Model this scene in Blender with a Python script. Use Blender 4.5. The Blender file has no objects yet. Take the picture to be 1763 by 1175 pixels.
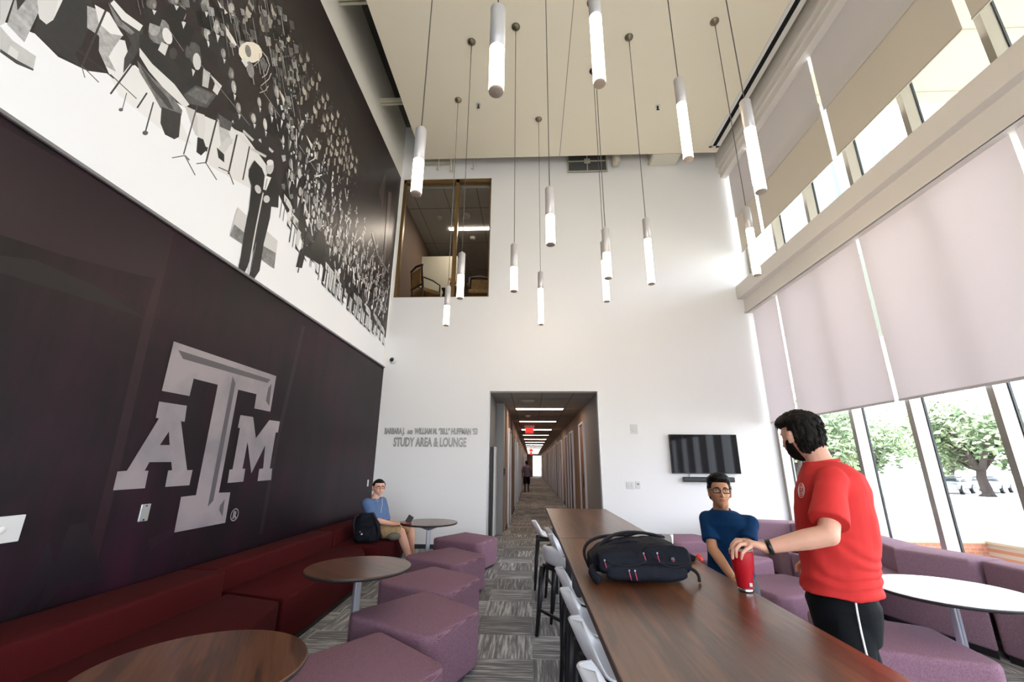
import bpy, bmesh, math, random
from mathutils import Vector, Matrix, noise as mnoise
from mathutils.geometry import tessellate_polygon
from mathutils.bvhtree import BVHTree
C = bpy.context.scene.collection
PI = math.pi
V3 = Vector
# ---------------------------------------------------------------- camera
FPX = 730.3
YAW, PITCH, ROLL, EYE = 0.046266, 0.28498, 0.008155, 1.5
def cam_axes():
    cy, sy, cp, sp = math.cos(YAW), math.sin(YAW), math.cos(PITCH), math.sin(PITCH)
    f = V3((-sy*cp, cy*cp, sp)); r = V3((cy, sy, 0)); u = r.cross(f)
    cr, sr = math.cos(ROLL), math.sin(ROLL)
    return cr*r + sr*u, -sr*r + cr*u, f
RX, UX, FX = cam_axes()
ORG = V3((0, 0, EYE))
cam = bpy.data.objects.new('camera', bpy.data.cameras.new('camera')); C.objects.link(cam)
cam.data.sensor_width = 36; cam.data.lens = FPX/1763*36; cam.data.clip_start = .02; cam.data.clip_end = 500
m = Matrix((RX, UX, -FX)).transposed().to_4x4(); m.translation = ORG
cam.matrix_world = m
bpy.context.scene.camera = cam
def ray(x, y):
    return RX*((x-881.5)/FPX) + UX*(-(y-587.5)/FPX) + FX
def on(ax, val, x, y):                       # measured point of the photo -> place in the room
    d = ray(x, y); return ORG + d*((val-ORG[ax])/d[ax])
def at(x, y, Y): return on(1, Y, x, y)
# ---------------------------------------------------------------- world, sun, exposure
sc = bpy.context.scene
sc.view_settings.view_transform = 'Standard'; sc.view_settings.look = 'None'
sc.view_settings.gamma = 1; sc.view_settings.use_curve_mapping = False
sc.view_settings.exposure = 2.5
sc.cycles.use_denoising = True
sc.cycles.max_bounces = 10; sc.cycles.diffuse_bounces = 6; sc.cycles.transparent_max_bounces = 24
sc.cycles.sample_clamp_indirect = 6; sc.cycles.caustics_reflective = False; sc.cycles.caustics_refractive = False
w = bpy.data.worlds.new('sky'); sc.world = w; w.use_nodes = True
w.node_tree.nodes['Background'].inputs[0].default_value = (.84, .91, 1, 1)
w.node_tree.nodes['Background'].inputs[1].default_value = 1.5
sun = bpy.data.objects.new('sun', bpy.data.lights.new('sun', 'SUN')); C.objects.link(sun)
sun.data.energy = 3.2; sun.data.angle = .01; sun.data.color = (1, .96, .88)
sun.rotation_euler = (math.radians(-12), math.radians(-38), 0)
def area(name, loc, rot, sx, sy, e, col=(1, 1, 1), portal=False):
    l = bpy.data.lights.new(name, 'AREA'); l.shape = 'RECTANGLE'; l.size = sx; l.size_y = sy; l.energy = e; l.color = col
    o = bpy.data.objects.new(name, l); C.objects.link(o); o.location = loc; o.rotation_euler = rot
    if portal: l.cycles.is_portal = True
    return o
area('window_portal', (5.05, 1.6, 1.4), (0, PI/2, 0), 2.4, 14.2, 1, portal=True)
area('window_portal', (5.05, 1.6, 6.6), (0, PI/2, 0), 3.0, 14.2, 1, portal=True)
area('window_portal', (.9, -5.9, 2.5), (-PI/2, 0, 0), 7, 4.2, 1, portal=True)
# ---------------------------------------------------------------- materials
MATS = {}
def lin(c):
    return tuple((x/255/12.92 if x <= 10 else ((x/255+.055)/1.055)**2.4) for x in c)
def mat(name, col=None, rough=.6, metal=0, emit=0, spec=.5, bump=0, bscale=200, sheen=0, coat=0, trans=0, vary=0, vscale=3):
    if name in MATS: return MATS[name]
    m = bpy.data.materials.new(name); m.use_nodes = True; nt = m.node_tree; b = nt.nodes['Principled BSDF']
    c = lin(col)
    b.inputs['Base Color'].default_value = (*c, 1); b.inputs['Roughness'].default_value = rough
    b.inputs['Metallic'].default_value = metal; b.inputs['Specular IOR Level'].default_value = spec
    if sheen: b.inputs['Sheen Weight'].default_value = sheen
    if coat: b.inputs['Coat Weight'].default_value = coat; b.inputs['Coat Roughness'].default_value = .12
    if trans: b.inputs['Transmission Weight'].default_value = trans
    if emit:
        b.inputs['Emission Color'].default_value = (*c, 1); b.inputs['Emission Strength'].default_value = emit
    tc = nt.nodes.new('ShaderNodeTexCoord')
    if bump:
        n = nt.nodes.new('ShaderNodeTexNoise'); n.inputs['Scale'].default_value = bscale; n.inputs['Detail'].default_value = 3
        nt.links.new(tc.outputs['Object'], n.inputs['Vector'])
        bp = nt.nodes.new('ShaderNodeBump'); bp.inputs['Strength'].default_value = bump; bp.inputs['Distance'].default_value = .01
        nt.links.new(n.outputs['Fac'], bp.inputs['Height']); nt.links.new(bp.outputs[0], b.inputs['Normal'])
    if vary:
        n = nt.nodes.new('ShaderNodeTexNoise'); n.inputs['Scale'].default_value = vscale; n.inputs['Detail'].default_value = 5
        nt.links.new(tc.outputs['Object'], n.inputs['Vector'])
        r = nt.nodes.new('ShaderNodeValToRGB'); r.color_ramp.elements[0].position = .3; r.color_ramp.elements[1].position = .7
        r.color_ramp.elements[0].color = (*[x*(1-vary) for x in c], 1); r.color_ramp.elements[1].color = (*[min(1, x*(1+vary)) for x in c], 1)
        nt.links.new(n.outputs['Fac'], r.inputs[0]); nt.links.new(r.outputs[0], b.inputs['Base Color'])
    MATS[name] = m; return m
class NT:
    def __init__(s, name, base=(.5, .5, .5), rough=.6):
        s.m = bpy.data.materials.new(name); s.m.use_nodes = True; s.t = s.m.node_tree; s.b = s.t.nodes['Principled BSDF']
        s.b.inputs['Roughness'].default_value = rough; s.b.inputs['Base Color'].default_value = (*base, 1); MATS[name] = s.m
        s.tc = s.t.nodes.new('ShaderNodeTexCoord'); s.o = s.tc.outputs['Object']
    def n(s, typ, ins={}, **kw):
        x = s.t.nodes.new(typ)
        for k, v in kw.items(): setattr(x, k, v)
        for k, v in ins.items():
            if isinstance(v, bpy.types.NodeSocket): s.t.links.new(v, x.inputs[k])
            else: x.inputs[k].default_value = v
        return x
    def math(s, op, a, b=0, c=0): return s.n('ShaderNodeMath', {0: a, 1: b, 2: c}, operation=op).outputs[0]
    def map(s, sc=(1, 1, 1), rot=(0, 0, 0), vec=None, loc=(0, 0, 0)):
        return s.n('ShaderNodeMapping', {'Vector': vec or s.o, 'Scale': sc, 'Rotation': rot, 'Location': loc}).outputs[0]
    def noise(s, vec, scale=5, detail=3, rough=.5): return s.n('ShaderNodeTexNoise', {'Vector': vec, 'Scale': scale, 'Detail': detail, 'Roughness': rough}).outputs['Fac']
    def ramp(s, f, els, interp='LINEAR'):
        r = s.n('ShaderNodeValToRGB', {0: f}); e = r.color_ramp; e.interpolation = interp
        while len(e.elements) < len(els): e.elements.new(.5)
        for x, (p, c) in zip(e.elements, els): x.position = p; x.color = (*lin(c), 1)
        return r.outputs[0]
    def mix(s, f, a, b, bt='MIX'):
        x = s.n('ShaderNodeMix', data_type='RGBA', blend_type=bt)
        for i, v in ((0, f), (6, a), (7, b)):
            if isinstance(v, bpy.types.NodeSocket): s.t.links.new(v, x.inputs[i])
            else: x.inputs[i].default_value = v
        return x.outputs[2]
    def base(s, c): s.t.links.new(c, s.b.inputs['Base Color'])
    def bump(s, h, st=.3, d=.005):
        b = s.n('ShaderNodeBump', {'Strength': st, 'Distance': d, 'Height': h}); s.t.links.new(b.outputs[0], s.b.inputs['Normal'])
WHITE = mat('white_wall_paint', (236, 236, 238), .75, bump=.05, bscale=300, spec=.3)
CEILM = mat('white_ceiling_paint', (240, 232, 212), .85, spec=.2)
UPWALL = mat('upper_wall_paint', (236, 233, 224), .8, spec=.2)
BEAMM = mat('beam_paint', (228, 224, 219), .6, spec=.3)
DARKD = mat('dark_plenum', (70, 70, 62), .9)
PIPE = mat('painted_pipe', (190, 186, 170), .6)
ALU = mat('anodised_mullion', (166, 160, 152), .35, metal=.75)
GASK = mat('black_gasket', (35, 42, 50), .5)
BLACKP = mat('black_plastic', (22, 22, 24), .4)
BLACKM = mat('black_frame', (20, 21, 26), .45)
SHELL = mat('white_plastic_shell', (232, 233, 238), .32)
CHROME = mat('satin_aluminium', (190, 196, 206), .28, metal=.7)
PLATE = mat('white_plate', (212, 213, 214), .4)
LAMPM = mat('lamp_housing', (188, 186, 188), .35, metal=.3)
LENSM = mat('lamp_end_cap', (176, 160, 146), .5)
CORD = mat('lamp_cord', (120, 116, 108), .5)
CANOPY = mat('nickel_canopy', (140, 130, 112), .35, metal=.8)
BRONZE = mat('bronze_frame', (124, 98, 62), .4, metal=.4)
GREYL = mat('steel_lettering', (158, 158, 156), .4, metal=.2)
LGLOW = mat('glowing_acrylic', (255, 230, 196), .4, emit=3.2)
TUBE = mat('light_diffuser', (255, 244, 232), .4, emit=3.0)
REDE = mat('exit_red', (255, 30, 24), .4, emit=1.0)
SKIN1 = mat('skin_fair', (226, 172, 148), .5, vary=.06, vscale=14, spec=.35)
SKIN2 = mat('skin_tan', (196, 142, 106), .5, vary=.06, vscale=14, spec=.35)
SKIN3 = mat('skin_dark', (70, 48, 38), .5)
LIPS = mat('lips', (186, 104, 94), .45)
EYEW = mat('eye_white', (232, 230, 226), .2)
IRIS = mat('iris_brown', (36, 22, 16), .15)
def glass():
    m = bpy.data.materials.new('window_glass'); m.use_nodes = True; t = m.node_tree; t.nodes.remove(t.nodes['Principled BSDF'])
    a = t.nodes.new('ShaderNodeBsdfTransparent'); a.inputs[0].default_value = (.98, .98, .98, 1)
    g = t.nodes.new('ShaderNodeBsdfGlossy'); g.inputs['Roughness'].default_value = .02
    f = t.nodes.new('ShaderNodeFresnel'); f.inputs[0].default_value = 1.3
    mx = t.nodes.new('ShaderNodeMixShader'); ge = t.nodes.new('ShaderNodeNewGeometry'); iv = t.nodes.new('ShaderNodeMath'); iv.operation = 'SUBTRACT'; iv.inputs[0].default_value = 1; t.links.new(ge.outputs['Backfacing'], iv.inputs[1])
    ml = t.nodes.new('ShaderNodeMath'); ml.operation = 'MULTIPLY'; t.links.new(f.outputs[0], ml.inputs[0]); t.links.new(iv.outputs[0], ml.inputs[1]); t.links.new(ml.outputs[0], mx.inputs[0]); t.links.new(a.outputs[0], mx.inputs[1]); t.links.new(g.outputs[0], mx.inputs[2])
    t.links.new(mx.outputs[0], t.nodes['Material Output'].inputs[0]); return m
GLASS = glass()
def shade_mat(name, col, tr, w):
    m = bpy.data.materials.new(name); m.use_nodes = True; t = m.node_tree; t.nodes.remove(t.nodes['Principled BSDF'])
    d = t.nodes.new('ShaderNodeBsdfDiffuse'); d.inputs[0].default_value = (*lin(col), 1)
    l = t.nodes.new('ShaderNodeBsdfTranslucent'); l.inputs[0].default_value = (*lin(tr), 1)
    mx = t.nodes.new('ShaderNodeMixShader'); mx.inputs[0].default_value = w
    t.links.new(d.outputs[0], mx.inputs[1]); t.links.new(l.outputs[0], mx.inputs[2]); t.links.new(mx.outputs[0], t.nodes['Material Output'].inputs[0]); return m
SHADE = shade_mat('shade_fabric', (238, 234, 236), (252, 246, 250), .24)
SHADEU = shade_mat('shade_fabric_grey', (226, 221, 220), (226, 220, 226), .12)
SHADET = shade_mat('shade_fabric_tan', (222, 214, 202), (226, 216, 200), .12)  # tan backlight on the same shade, put into a second fabric colour
def wood(name, ang=0, dark=(48, 27, 16), mid=(92, 54, 32), light=(122, 77, 46)):
    s = NT(name, rough=.3)
    v = s.map((1, .09, 1), (0, 0, ang))
    n1 = s.noise(v, 9, 6, .6)
    n2 = s.noise(s.map((1, .03, 1), (0, 0, ang)), 70, 3)
    d = s.math('ADD', s.math('MULTIPLY', n1, .75), s.math('MULTIPLY', n2, .3))
    wv = s.math('ADD', d, s.math('MULTIPLY', s.math('SINE', s.math('MULTIPLY', n1, 40)), .05))
    s.base(s.ramp(wv, [(.34, dark), (.52, mid), (.72, light)]))
    s.b.inputs['Coat Weight'].default_value = .25; s.b.inputs['Coat Roughness'].default_value = .2
    s.bump(n2, .05, .002); return s.m
WALNUT = wood('walnut_laminate')
WALNUT2 = wood('walnut_laminate_round', .5)
def fabric(name, c1, c2, sc=90, ang=.6, rough=.95, st=.35):
    s = NT(name, rough=rough)
    wv = s.n('ShaderNodeTexWave', {'Vector': s.map((1, 1, 1), (.5, .4, ang)), 'Scale': sc, 'Distortion': 3.5, 'Detail': 2.5, 'Detail Scale': 4})
    n = s.noise(s.o, 210, 4, .7)
    f = s.math('ADD', s.math('MULTIPLY', wv.outputs['Fac'], .22), s.math('MULTIPLY', n, .78))
    s.base(s.ramp(f, [(.32, c1), (.68, c2)])); s.bump(f, st, .003)
    s.b.inputs['Sheen Weight'].default_value = .0; s.b.inputs['Specular IOR Level'].default_value = .15
    return s.m
PURPLE = fabric('purple_twill_fabric', (114, 72, 90), (158, 130, 148), 42, st=.06)
PURPLE2 = fabric('purple_twill_sofa', (118, 84, 101), (168, 142, 158), 40, st=.1)  # purple twill lightened: strong window light put into the colour
REDFAB = fabric('maroon_upholstery', (58, 10, 13), (74, 15, 18), 160, st=.12)
def carpet():
    s = NT('carpet_planks', rough=.95)
    sp = s.n('ShaderNodeSeparateXYZ', {0: s.o})
    S = .5
    cx = s.math('FLOOR', s.math('DIVIDE', sp.outputs[0], S)); cy = s.math('FLOOR', s.math('DIVIDE', sp.outputs[1], S))
    par = s.math('MODULO', s.math('ABSOLUTE', s.math('ADD', cx, cy)), 2)
    va = s.n('ShaderNodeCombineXYZ', {0: s.math('MULTIPLY', sp.outputs[0], 2.2), 1: s.math('MULTIPLY', sp.outputs[1], 38)}).outputs[0]
    vb = s.n('ShaderNodeCombineXYZ', {0: s.math('MULTIPLY', sp.outputs[1], 2.2), 1: s.math('MULTIPLY', sp.outputs[0], 38), 2: 7.}).outputs[0]
    na = s.noise(va, 1, 4, .65); nb = s.noise(vb, 1, 4, .65)
    ia = s.math('FLOOR', s.math('DIVIDE', sp.outputs[1], S/2)); ib = s.math('FLOOR', s.math('DIVIDE', sp.outputs[0], S/2))
    wn = s.n('ShaderNodeTexWhiteNoise', {0: s.n('ShaderNodeCombineXYZ', {0: cx, 1: ia, 2: par}).outputs[0]}, noise_dimensions='3D').outputs[0]
    wn2 = s.n('ShaderNodeTexWhiteNoise', {0: s.n('ShaderNodeCombineXYZ', {0: ib, 1: cy, 2: 5.}).outputs[0]}, noise_dimensions='3D').outputs[0]
    st = s.n('ShaderNodeMix', {0: par, 2: na, 3: nb}).outputs[0]; wn3 = s.n('ShaderNodeMix', {0: par, 2: wn, 3: wn2}).outputs[0]
    f = s.math('ADD', st, s.math('MULTIPLY', s.math('SUBTRACT', wn3, .5), .12))
    s.base(s.ramp(f, [(.34, (98, 97, 99)), (.48, (122, 122, 124)), (.55, (152, 152, 154)), (.63, (196, 196, 196))]))
    s.bump(s.noise(s.o, 400, 2), .2, .003); return s.m
CARPET = carpet()
def dark_graphic():
    s = NT('dark_maroon_graphic', rough=.42)
    n = s.noise(s.map((1, .5, .8)), 1.1, 5, .55); n2 = s.noise(s.map((1, 1.6, .22), (.35, 0, 0)), 2.2, 4, .6)
    f = s.math('ADD', s.math('MULTIPLY', n, .6), s.math('MULTIPLY', n2, .45))
    s.base(s.ramp(f, [(.34, (11, 8, 14)), (.5, (19, 9, 17)), (.62, (36, 13, 27)), (.75, (48, 17, 34))]))
    s.b.inputs['Specular IOR Level'].default_value = .22
    return s.m
DARKG = dark_graphic()
def printed():
    s = NT('printed_photo', rough=.4)
    a = s.n('ShaderNodeAttribute', attribute_name='ink')
    sp = s.n('ShaderNodeSeparateColor', {0: a.outputs['Color']})
    mid = s.math('MULTIPLY', s.math('MULTIPLY', sp.outputs[0], s.math('MAXIMUM', 0, s.math('SUBTRACT', .55, sp.outputs[0]))), 10)      # mottle only the half tones
    n = s.noise(s.o, 22, 5, .7); g = s.math('ADD', 1, s.math('MULTIPLY', s.math('SUBTRACT', n, .5), s.math('MULTIPLY', mid, 3.0)))
    s.base(s.mix(1., a.outputs['Color'], s.n('ShaderNodeCombineColor', {0: g, 1: g, 2: g}).outputs[0], 'MULTIPLY')); s.b.inputs['Specular IOR Level'].default_value = .3; return s.m
PRINT = printed()
# ---------------------------------------------------------------- helpers
def tag(o, label=None, cat=None, group=None, kind=None):
    if label: o['label'] = label
    if cat: o['category'] = cat
    if group: o['group'] = group
    if kind: o['kind'] = kind
    return o
def empty(name, loc, label=None, cat=None, group=None, kind=None, rz=0):
    o = bpy.data.objects.new(name, None); C.objects.link(o); o.location = loc; o.rotation_euler = (0, 0, rz)
    o.empty_display_size = .1
    return tag(o, label, cat, group, kind)
def finish(bm, name, m, parent=None, smooth=False, world=False):
    me = bpy.data.meshes.new(name); bm.to_mesh(me); bm.free()
    o = bpy.data.objects.new(name, me); C.objects.link(o)
    for k in (m if isinstance(m, (list, tuple)) else [m]): me.materials.append(k)
    if smooth:
        for p in me.polygons: p.use_smooth = True
    if parent is not None:
        o.parent = parent
        if world: o.matrix_parent_inverse = Matrix.LocRotScale(parent.location, parent.rotation_euler, (1, 1, 1)).inverted()
    return o
def box(bm, a, b, bev=0, seg=2, mi=0):
    a, b = V3(a), V3(b)
    r = bmesh.ops.create_cube(bm, size=1); vs = r['verts']
    for v in vs: v.co = V3([(a[i]+b[i])/2 + v.co[i]*abs(b[i]-a[i]) for i in range(3)])
    fs = list({f for v in vs for f in v.link_faces})
    for f in fs: f.material_index = mi
    if bev:
        es = list({e for v in vs for e in v.link_edges})
        bmesh.ops.bevel(bm, geom=es, offset=bev, segments=seg, affect='EDGES', profile=.5)
    return vs
def frame_of(d):
    d = d.normalized(); a = V3((0, 0, 1)) if abs(d.z) < .9 else V3((1, 0, 0))
    u = d.cross(a).normalized(); return u, d.cross(u)
def tube(bm, pts, rad, seg=10, cap=True, mi=0, flat=1):
    pts = [V3(p) for p in pts]; n = len(pts)
    rad = [rad]*n if not isinstance(rad, (list, tuple)) else rad
    rings = []; u = None
    for i, p in enumerate(pts):
        d = (pts[min(i+1, n-1)]-pts[max(i-1, 0)])
        if u is None: u, v = frame_of(d)
        else:
            d = d.normalized(); u = (u - d*u.dot(d)).normalized(); v = d.cross(u)
        rings.append([bm.verts.new(p + (u*math.cos(2*PI*k/seg) + v*math.sin(2*PI*k/seg)*flat)*rad[i]) for k in range(seg)])
    for i in range(n-1):
        for k in range(seg):
            f = bm.faces.new((rings[i][k], rings[i][(k+1) % seg], rings[i+1][(k+1) % seg], rings[i+1][k])); f.material_index = mi; f.smooth = True
    if cap:
        bm.faces.new(rings[0][::-1]).material_index = mi; bm.faces.new(rings[-1]).material_index = mi
def lathe(bm, prof, cx=0, cy=0, seg=32, mi=0, smooth=True):
    rings = []
    for r, z in prof:
        rings.append([bm.verts.new((cx+r*math.cos(2*PI*k/seg), cy+r*math.sin(2*PI*k/seg), z)) for k in range(seg)])
    for i in range(len(prof)-1):
        for k in range(seg):
            f = bm.faces.new((rings[i][k], rings[i][(k+1) % seg], rings[i+1][(k+1) % seg], rings[i+1][k])); f.material_index = mi; f.smooth = smooth
    bm.faces.new(rings[0][::-1]).material_index = mi; bm.faces.new(rings[-1]).material_index = mi
def ball(bm, c, r, seg=20, M=None, mi=0):
    rr = r if isinstance(r, (tuple, list)) else (r, r, r)
    q = bmesh.ops.create_uvsphere(bm, u_segments=seg, v_segments=max(6, seg*2//3), radius=1)['verts']
    for v in q:
        x = V3((v.co.x*rr[0], v.co.y*rr[1], v.co.z*rr[2]))
        if M is not None: x = M @ x
        v.co = x + V3(c)
    for f in {f for v in q for f in v.link_faces}: f.smooth = True; f.material_index = mi
def loft(bm, rings, seg=28, cap=True, mi=0, power=2.0):
    """rings: (centre, half-axis vector a, half-axis vector b)"""
    R = []
    for c, a, b in rings:
        c, a, b = V3(c), V3(a), V3(b); rr = []
        for k in range(seg):
            t = 2*PI*k/seg; x, y = math.cos(t), math.sin(t); e = 2/power
            rr.append(bm.verts.new(c + a*math.copysign(abs(x)**e, x) + b*math.copysign(abs(y)**e, y)))
        R.append(rr)
    for i in range(len(R)-1):
        for k in range(seg):
            f = bm.faces.new((R[i][k], R[i][(k+1) % seg], R[i+1][(k+1) % seg], R[i+1][k])); f.smooth = True; f.material_index = mi
    if cap:
        bm.faces.new(R[0][::-1]).material_index = mi; bm.faces.new(R[-1]).material_index = mi
def remesh(bm, vox, sm=4, fac=.6):
    bmesh.ops.recalc_face_normals(bm, faces=bm.faces[:])
    me = bpy.data.meshes.new('t'); bm.to_mesh(me); bm.free(); o = bpy.data.objects.new('t', me); C.objects.link(o)
    r = o.modifiers.new('r', 'REMESH'); r.mode = 'VOXEL'; r.voxel_size = vox; r.use_smooth_shade = True
    s = o.modifiers.new('s', 'SMOOTH'); s.iterations = sm; s.factor = fac
    dg = bpy.context.evaluated_depsgraph_get(); dg.update()
    out = bpy.data.meshes.new_from_object(o.evaluated_get(dg), depsgraph=dg)
    bpy.data.objects.remove(o); bpy.data.meshes.remove(me)
    b2 = bmesh.new(); b2.from_mesh(out); bpy.data.meshes.remove(out)
    for f in b2.faces: f.smooth = True
    return b2
def prism(bm, pts, z0, z1, mi=0):
    n = len(pts)
    a = [bm.verts.new((p[0], p[1], z0)) for p in pts]; b = [bm.verts.new((p[0], p[1], z1)) for p in pts]
    fs = [bm.faces.new(a[::-1]), bm.faces.new(b)] + [bm.faces.new((a[i], a[(i+1) % n], b[(i+1) % n], b[i])) for i in range(n)]
    for f in fs: f.material_index = mi
    return a, b
def soft_prism(bm, pts, z0, z1, bev, seg=4):
    a, b = prism(bm, pts, z0, z1)
    vs = a+b; es = list({e for v in vs for e in v.link_edges})
    bmesh.ops.bevel(bm, geom=es, offset=bev, segments=seg, affect='EDGES', profile=.5)
    for f in bm.faces: f.smooth = True
def copy_tree(o, parent=None):
    c = o.copy(); C.objects.link(c); c.parent = parent
    for ch in [x for x in bpy.data.objects if x.parent == o]: copy_tree(ch, c)
    return c
def struct(name, bm, m, parent=None, smooth=False):
    o = finish(bm, name, m, parent, smooth)
    if parent is None: o['kind'] = 'structure'
    return o
def polys_mesh(bm, outlines, to3, thick=None, mi=0):
    """outlines: list of 2-D loops (first outer, rest holes) -> filled faces"""
    loops = [[V3((p[0], p[1], 0)) for p in l] for l in outlines]
    tris = tessellate_polygon(loops); flat = [p for l in loops for p in l]
    vs = [bm.verts.new(to3(p.x, p.y)) for p in flat]; fs = []
    for t in tris:
        try: f = bm.faces.new([vs[i] for i in t]); f.material_index = mi; fs.append(f)
        except ValueError: pass
    return fs
# ---------------------------------------------------------------- room shell
XL, XR, YB, YN = -3.08, 4.70, 8.557, -5.6      # left wall, mullion line, end wall, wall behind the camera
bm = bmesh.new(); box(bm, (-3.3, YN-.2, -.2), (4.95, 62, 0)); struct('floor', bm, CARPET)
# left wall: dark printed lower part, mural panel above, painted strip on top
bm = bmesh.new(); box(bm, (-3.3, YN-.2, 0), (XL, YB, 3.44)); struct('wall_left_lower', bm, DARKG)
bm = bmesh.new(); box(bm, (-3.3, YN-.2, 3.44), (XL-.004, YB, 9.6)); struct('wall_left', bm, UPWALL)
# end wall with corridor opening and upper window opening
def wall_xz(name, x0, x1, z0, z1, y0, y1, holes, m):
    bm = bmesh.new(); xs = sorted({x0, x1, *[h[0] for h in holes], *[h[1] for h in holes]}); zs = sorted({z0, z1, *[h[2] for h in holes], *[h[3] for h in holes]})
    for i in range(len(xs)-1):
        for j in range(len(zs)-1):
            cx, cz = (xs[i]+xs[i+1])/2, (zs[j]+zs[j+1])/2
            if any(h[0] < cx < h[1] and h[2] < cz < h[3] for h in holes): continue
            box(bm, (xs[i], y0, zs[j]), (xs[i+1], y1, zs[j+1]))
    return struct(name, bm, m)
OPX0, OPX1, OPZ = -.844, 1.341, 2.945
WX0, WX1, WZ0, WZ1 = -3.02, -.915, 5.02, 8.06
wall_xz('wall_back', -3.3, 4.95, 0, 9.6, YB, YB+.22, [(OPX0, OPX1, 0, OPZ), (WX0, WX1, WZ0, WZ1)], WHITE)
wall_xz('wall_front', -3.3, 4.95, 0, 9.6, YN-.2, YN, [(-2.6, 4.4, .34, 4.6)], WHITE)
g = empty('window_33', (-2.6, YN-.1, .34), kind='structure')
for k in range(8): bm = bmesh.new(); box(bm, (k*1.0-.035, -.075, 0), (k*1.0+.035, .075, 4.26)); finish(bm, 'mullion', ALU, g)
bm = bmesh.new(); box(bm, (0, -.004, 0), (7, .004, 4.26)); finish(bm, 'pane', GLASS, g)
bm = bmesh.new(); box(bm, (-3.3, YN-.2, 9.6), (4.95, 62, 9.8)); struct('roof_deck', bm, DARKD)
# opening trims
bm = bmesh.new()
for x in (OPX0-.002, OPX1-.012): box(bm, (x, YB-.006, 0), (x+.014, YB+.02, OPZ))
struct('trim_1', bm, mat('corner_bead', (180, 182, 184), .35, metal=.6))
bm = bmesh.new(); box(bm, (XL, YB-.012, 0), (OPX0, YB, .075)); box(bm, (OPX1, YB-.012, 0), (4.7, YB, .075)); struct('baseboard_back', bm, mat('dark_base', (52, 54, 60), .6))
# ceiling cloud
CZ = 8.30
bm = bmesh.new()
box(bm, (-2.487, YN, CZ), (4.20, 8.165, CZ+.14))
ceil = struct('ceiling', bm, CEILM)
bm = bmesh.new(); box(bm, (.672, YN+.01, CZ-.003), (.684, 8.165, CZ+.01)); finish(bm, 'ceiling_joint', mat('joint_shadow_line', (150, 144, 130), .8), ceil)  # thin darker line along the reveal joint
# deck struts above the cloud
for i, y in enumerate((8.4, 6.9, 4.9, 2.9, .9)):
    if i == 0: continue
    bm = bmesh.new(); box(bm, (XL, y-.05, 8.66), (-1.6, y-.01, 8.74)); box(bm, (XL, y+.02, 8.66), (-1.6, y+.06, 8.74))
    o = finish(bm, 'ceiling_strut', PIPE); tag(o, ['', 'pale twin strut bridging the dark ceiling gap nearest the end wall', 'pale twin strut bridging the dark ceiling gap, second from the end wall', 'pale twin strut in the dark gap beside the mural, near the picture top', 'pale twin strut in the dark ceiling gap above the camera'][i], 'beam')
# sprinkler pipes dropping behind the cloud edge
for i, (x, y) in enumerate(((-2.15, 8.32), (-1.86, 8.36), (-1.80, 8.36), (-1.32, 8.33))):
    bm = bmesh.new(); tube(bm, [(x, y, 9.6), (x, y, 8.12)], .018, 8)
    if i in (0, 3): tube(bm, [(x-.05, y-.0, 8.16), (x+.0, y, 8.12)], .012, 8)
    o = finish(bm, 'ceiling_pipe', PIPE); tag(o, ['thin white pipe end dropping behind ceiling edge, nearest the mural', 'left one of a close pair of thin white pipes above the window', 'right one of a close pair of thin white pipes above the window', 'single thin white pipe end above the right side of the upper window'][i], 'pipe', 'pipes behind the ceiling edge')
bm = bmesh.new(); box(bm, (-2.75, 8.40, 8.42), (-1.9, 8.50, 8.50)); box(bm, (-2.75, 8.38, 8.60), (-1.2, 8.46, 8.66)); tag(finish(bm, 'ceiling_rail', PIPE), 'pale horizontal rail on the wall above the pipes', 'rail')
# wall vent
g = empty('wall_vent', (1.35, YB, 8.35), 'square dark grille with a white cross shaped frame high on the end wall', 'vent')
bm = bmesh.new(); box(bm, (-.46, -.05, -.2), (.46, -.005, .34)); finish(bm, 'grille', mat('grille_dark', (78, 80, 82), .7, vary=.3, vscale=60), g)
bm = bmesh.new()
for a, b in (((-.47, -.06, -.22), (.47, -.045, -.19)), ((-.47, -.06, .33), (.47, -.045, .36)), ((-.47, -.06, -.2), (-.44, -.045, .34)), ((.44, -.06, -.2), (.47, -.045, .34)), ((-.012, -.06, -.2), (.012, -.045, .34)), ((-.47, -.06, .06), (.47, -.045, .09))): box(bm, a, b)
box(bm, (-.07, -.062, .01), (.07, -.045, .14)); finish(bm, 'vent_frame', PIPE, g)
# duct box
g = empty('duct_box', (3.1, YB, 8.30), 'cream square duct dropping behind the ceiling edge on the right', 'duct')
bm = bmesh.new(); box(bm, (-.30, -.38, -.02), (.30, -.01, .9), .01); finish(bm, 'duct_body', mat('cream_duct', (222, 218, 204), .6), g)
bm = bmesh.new(); box(bm, (-.33, -.40, .0), (.33, -.005, .03), .005); finish(bm, 'duct_flange', PIPE, g)
bm = bmesh.new(); lathe(bm, [(.0001, 8.20), (.07, 8.21), (.1, 8.25), (.1, 9.6)], 2.0, 8.38, 20); tag(finish(bm, 'sprinkler_can', PIPE), 'small round cream can peeking below the ceiling edge', 'fitting')
# slot diffuser along the right of the cloud
g = empty('slot_diffuser', (4.02, YN, CZ), 'long white framed black slot air diffuser along the right ceiling edge', 'vent')
bm = bmesh.new(); L = 8.0-YN
box(bm, (-.06, 0, -.012), (.0, L, .02)); box(bm, (.085, 0, -.012), (.16, L, .02)); box(bm, (-.06, L-.05, -.012), (.16, L, .02)); finish(bm, 'diffuser_frame', mat('white_frame', (225, 225, 222), .5), g)
bm = bmesh.new(); box(bm, (0, 0, -.004), (.085, L-.05, .03)); finish(bm, 'diffuser_slot', mat('slot_black', (4, 4, 5), .9), g)
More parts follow.
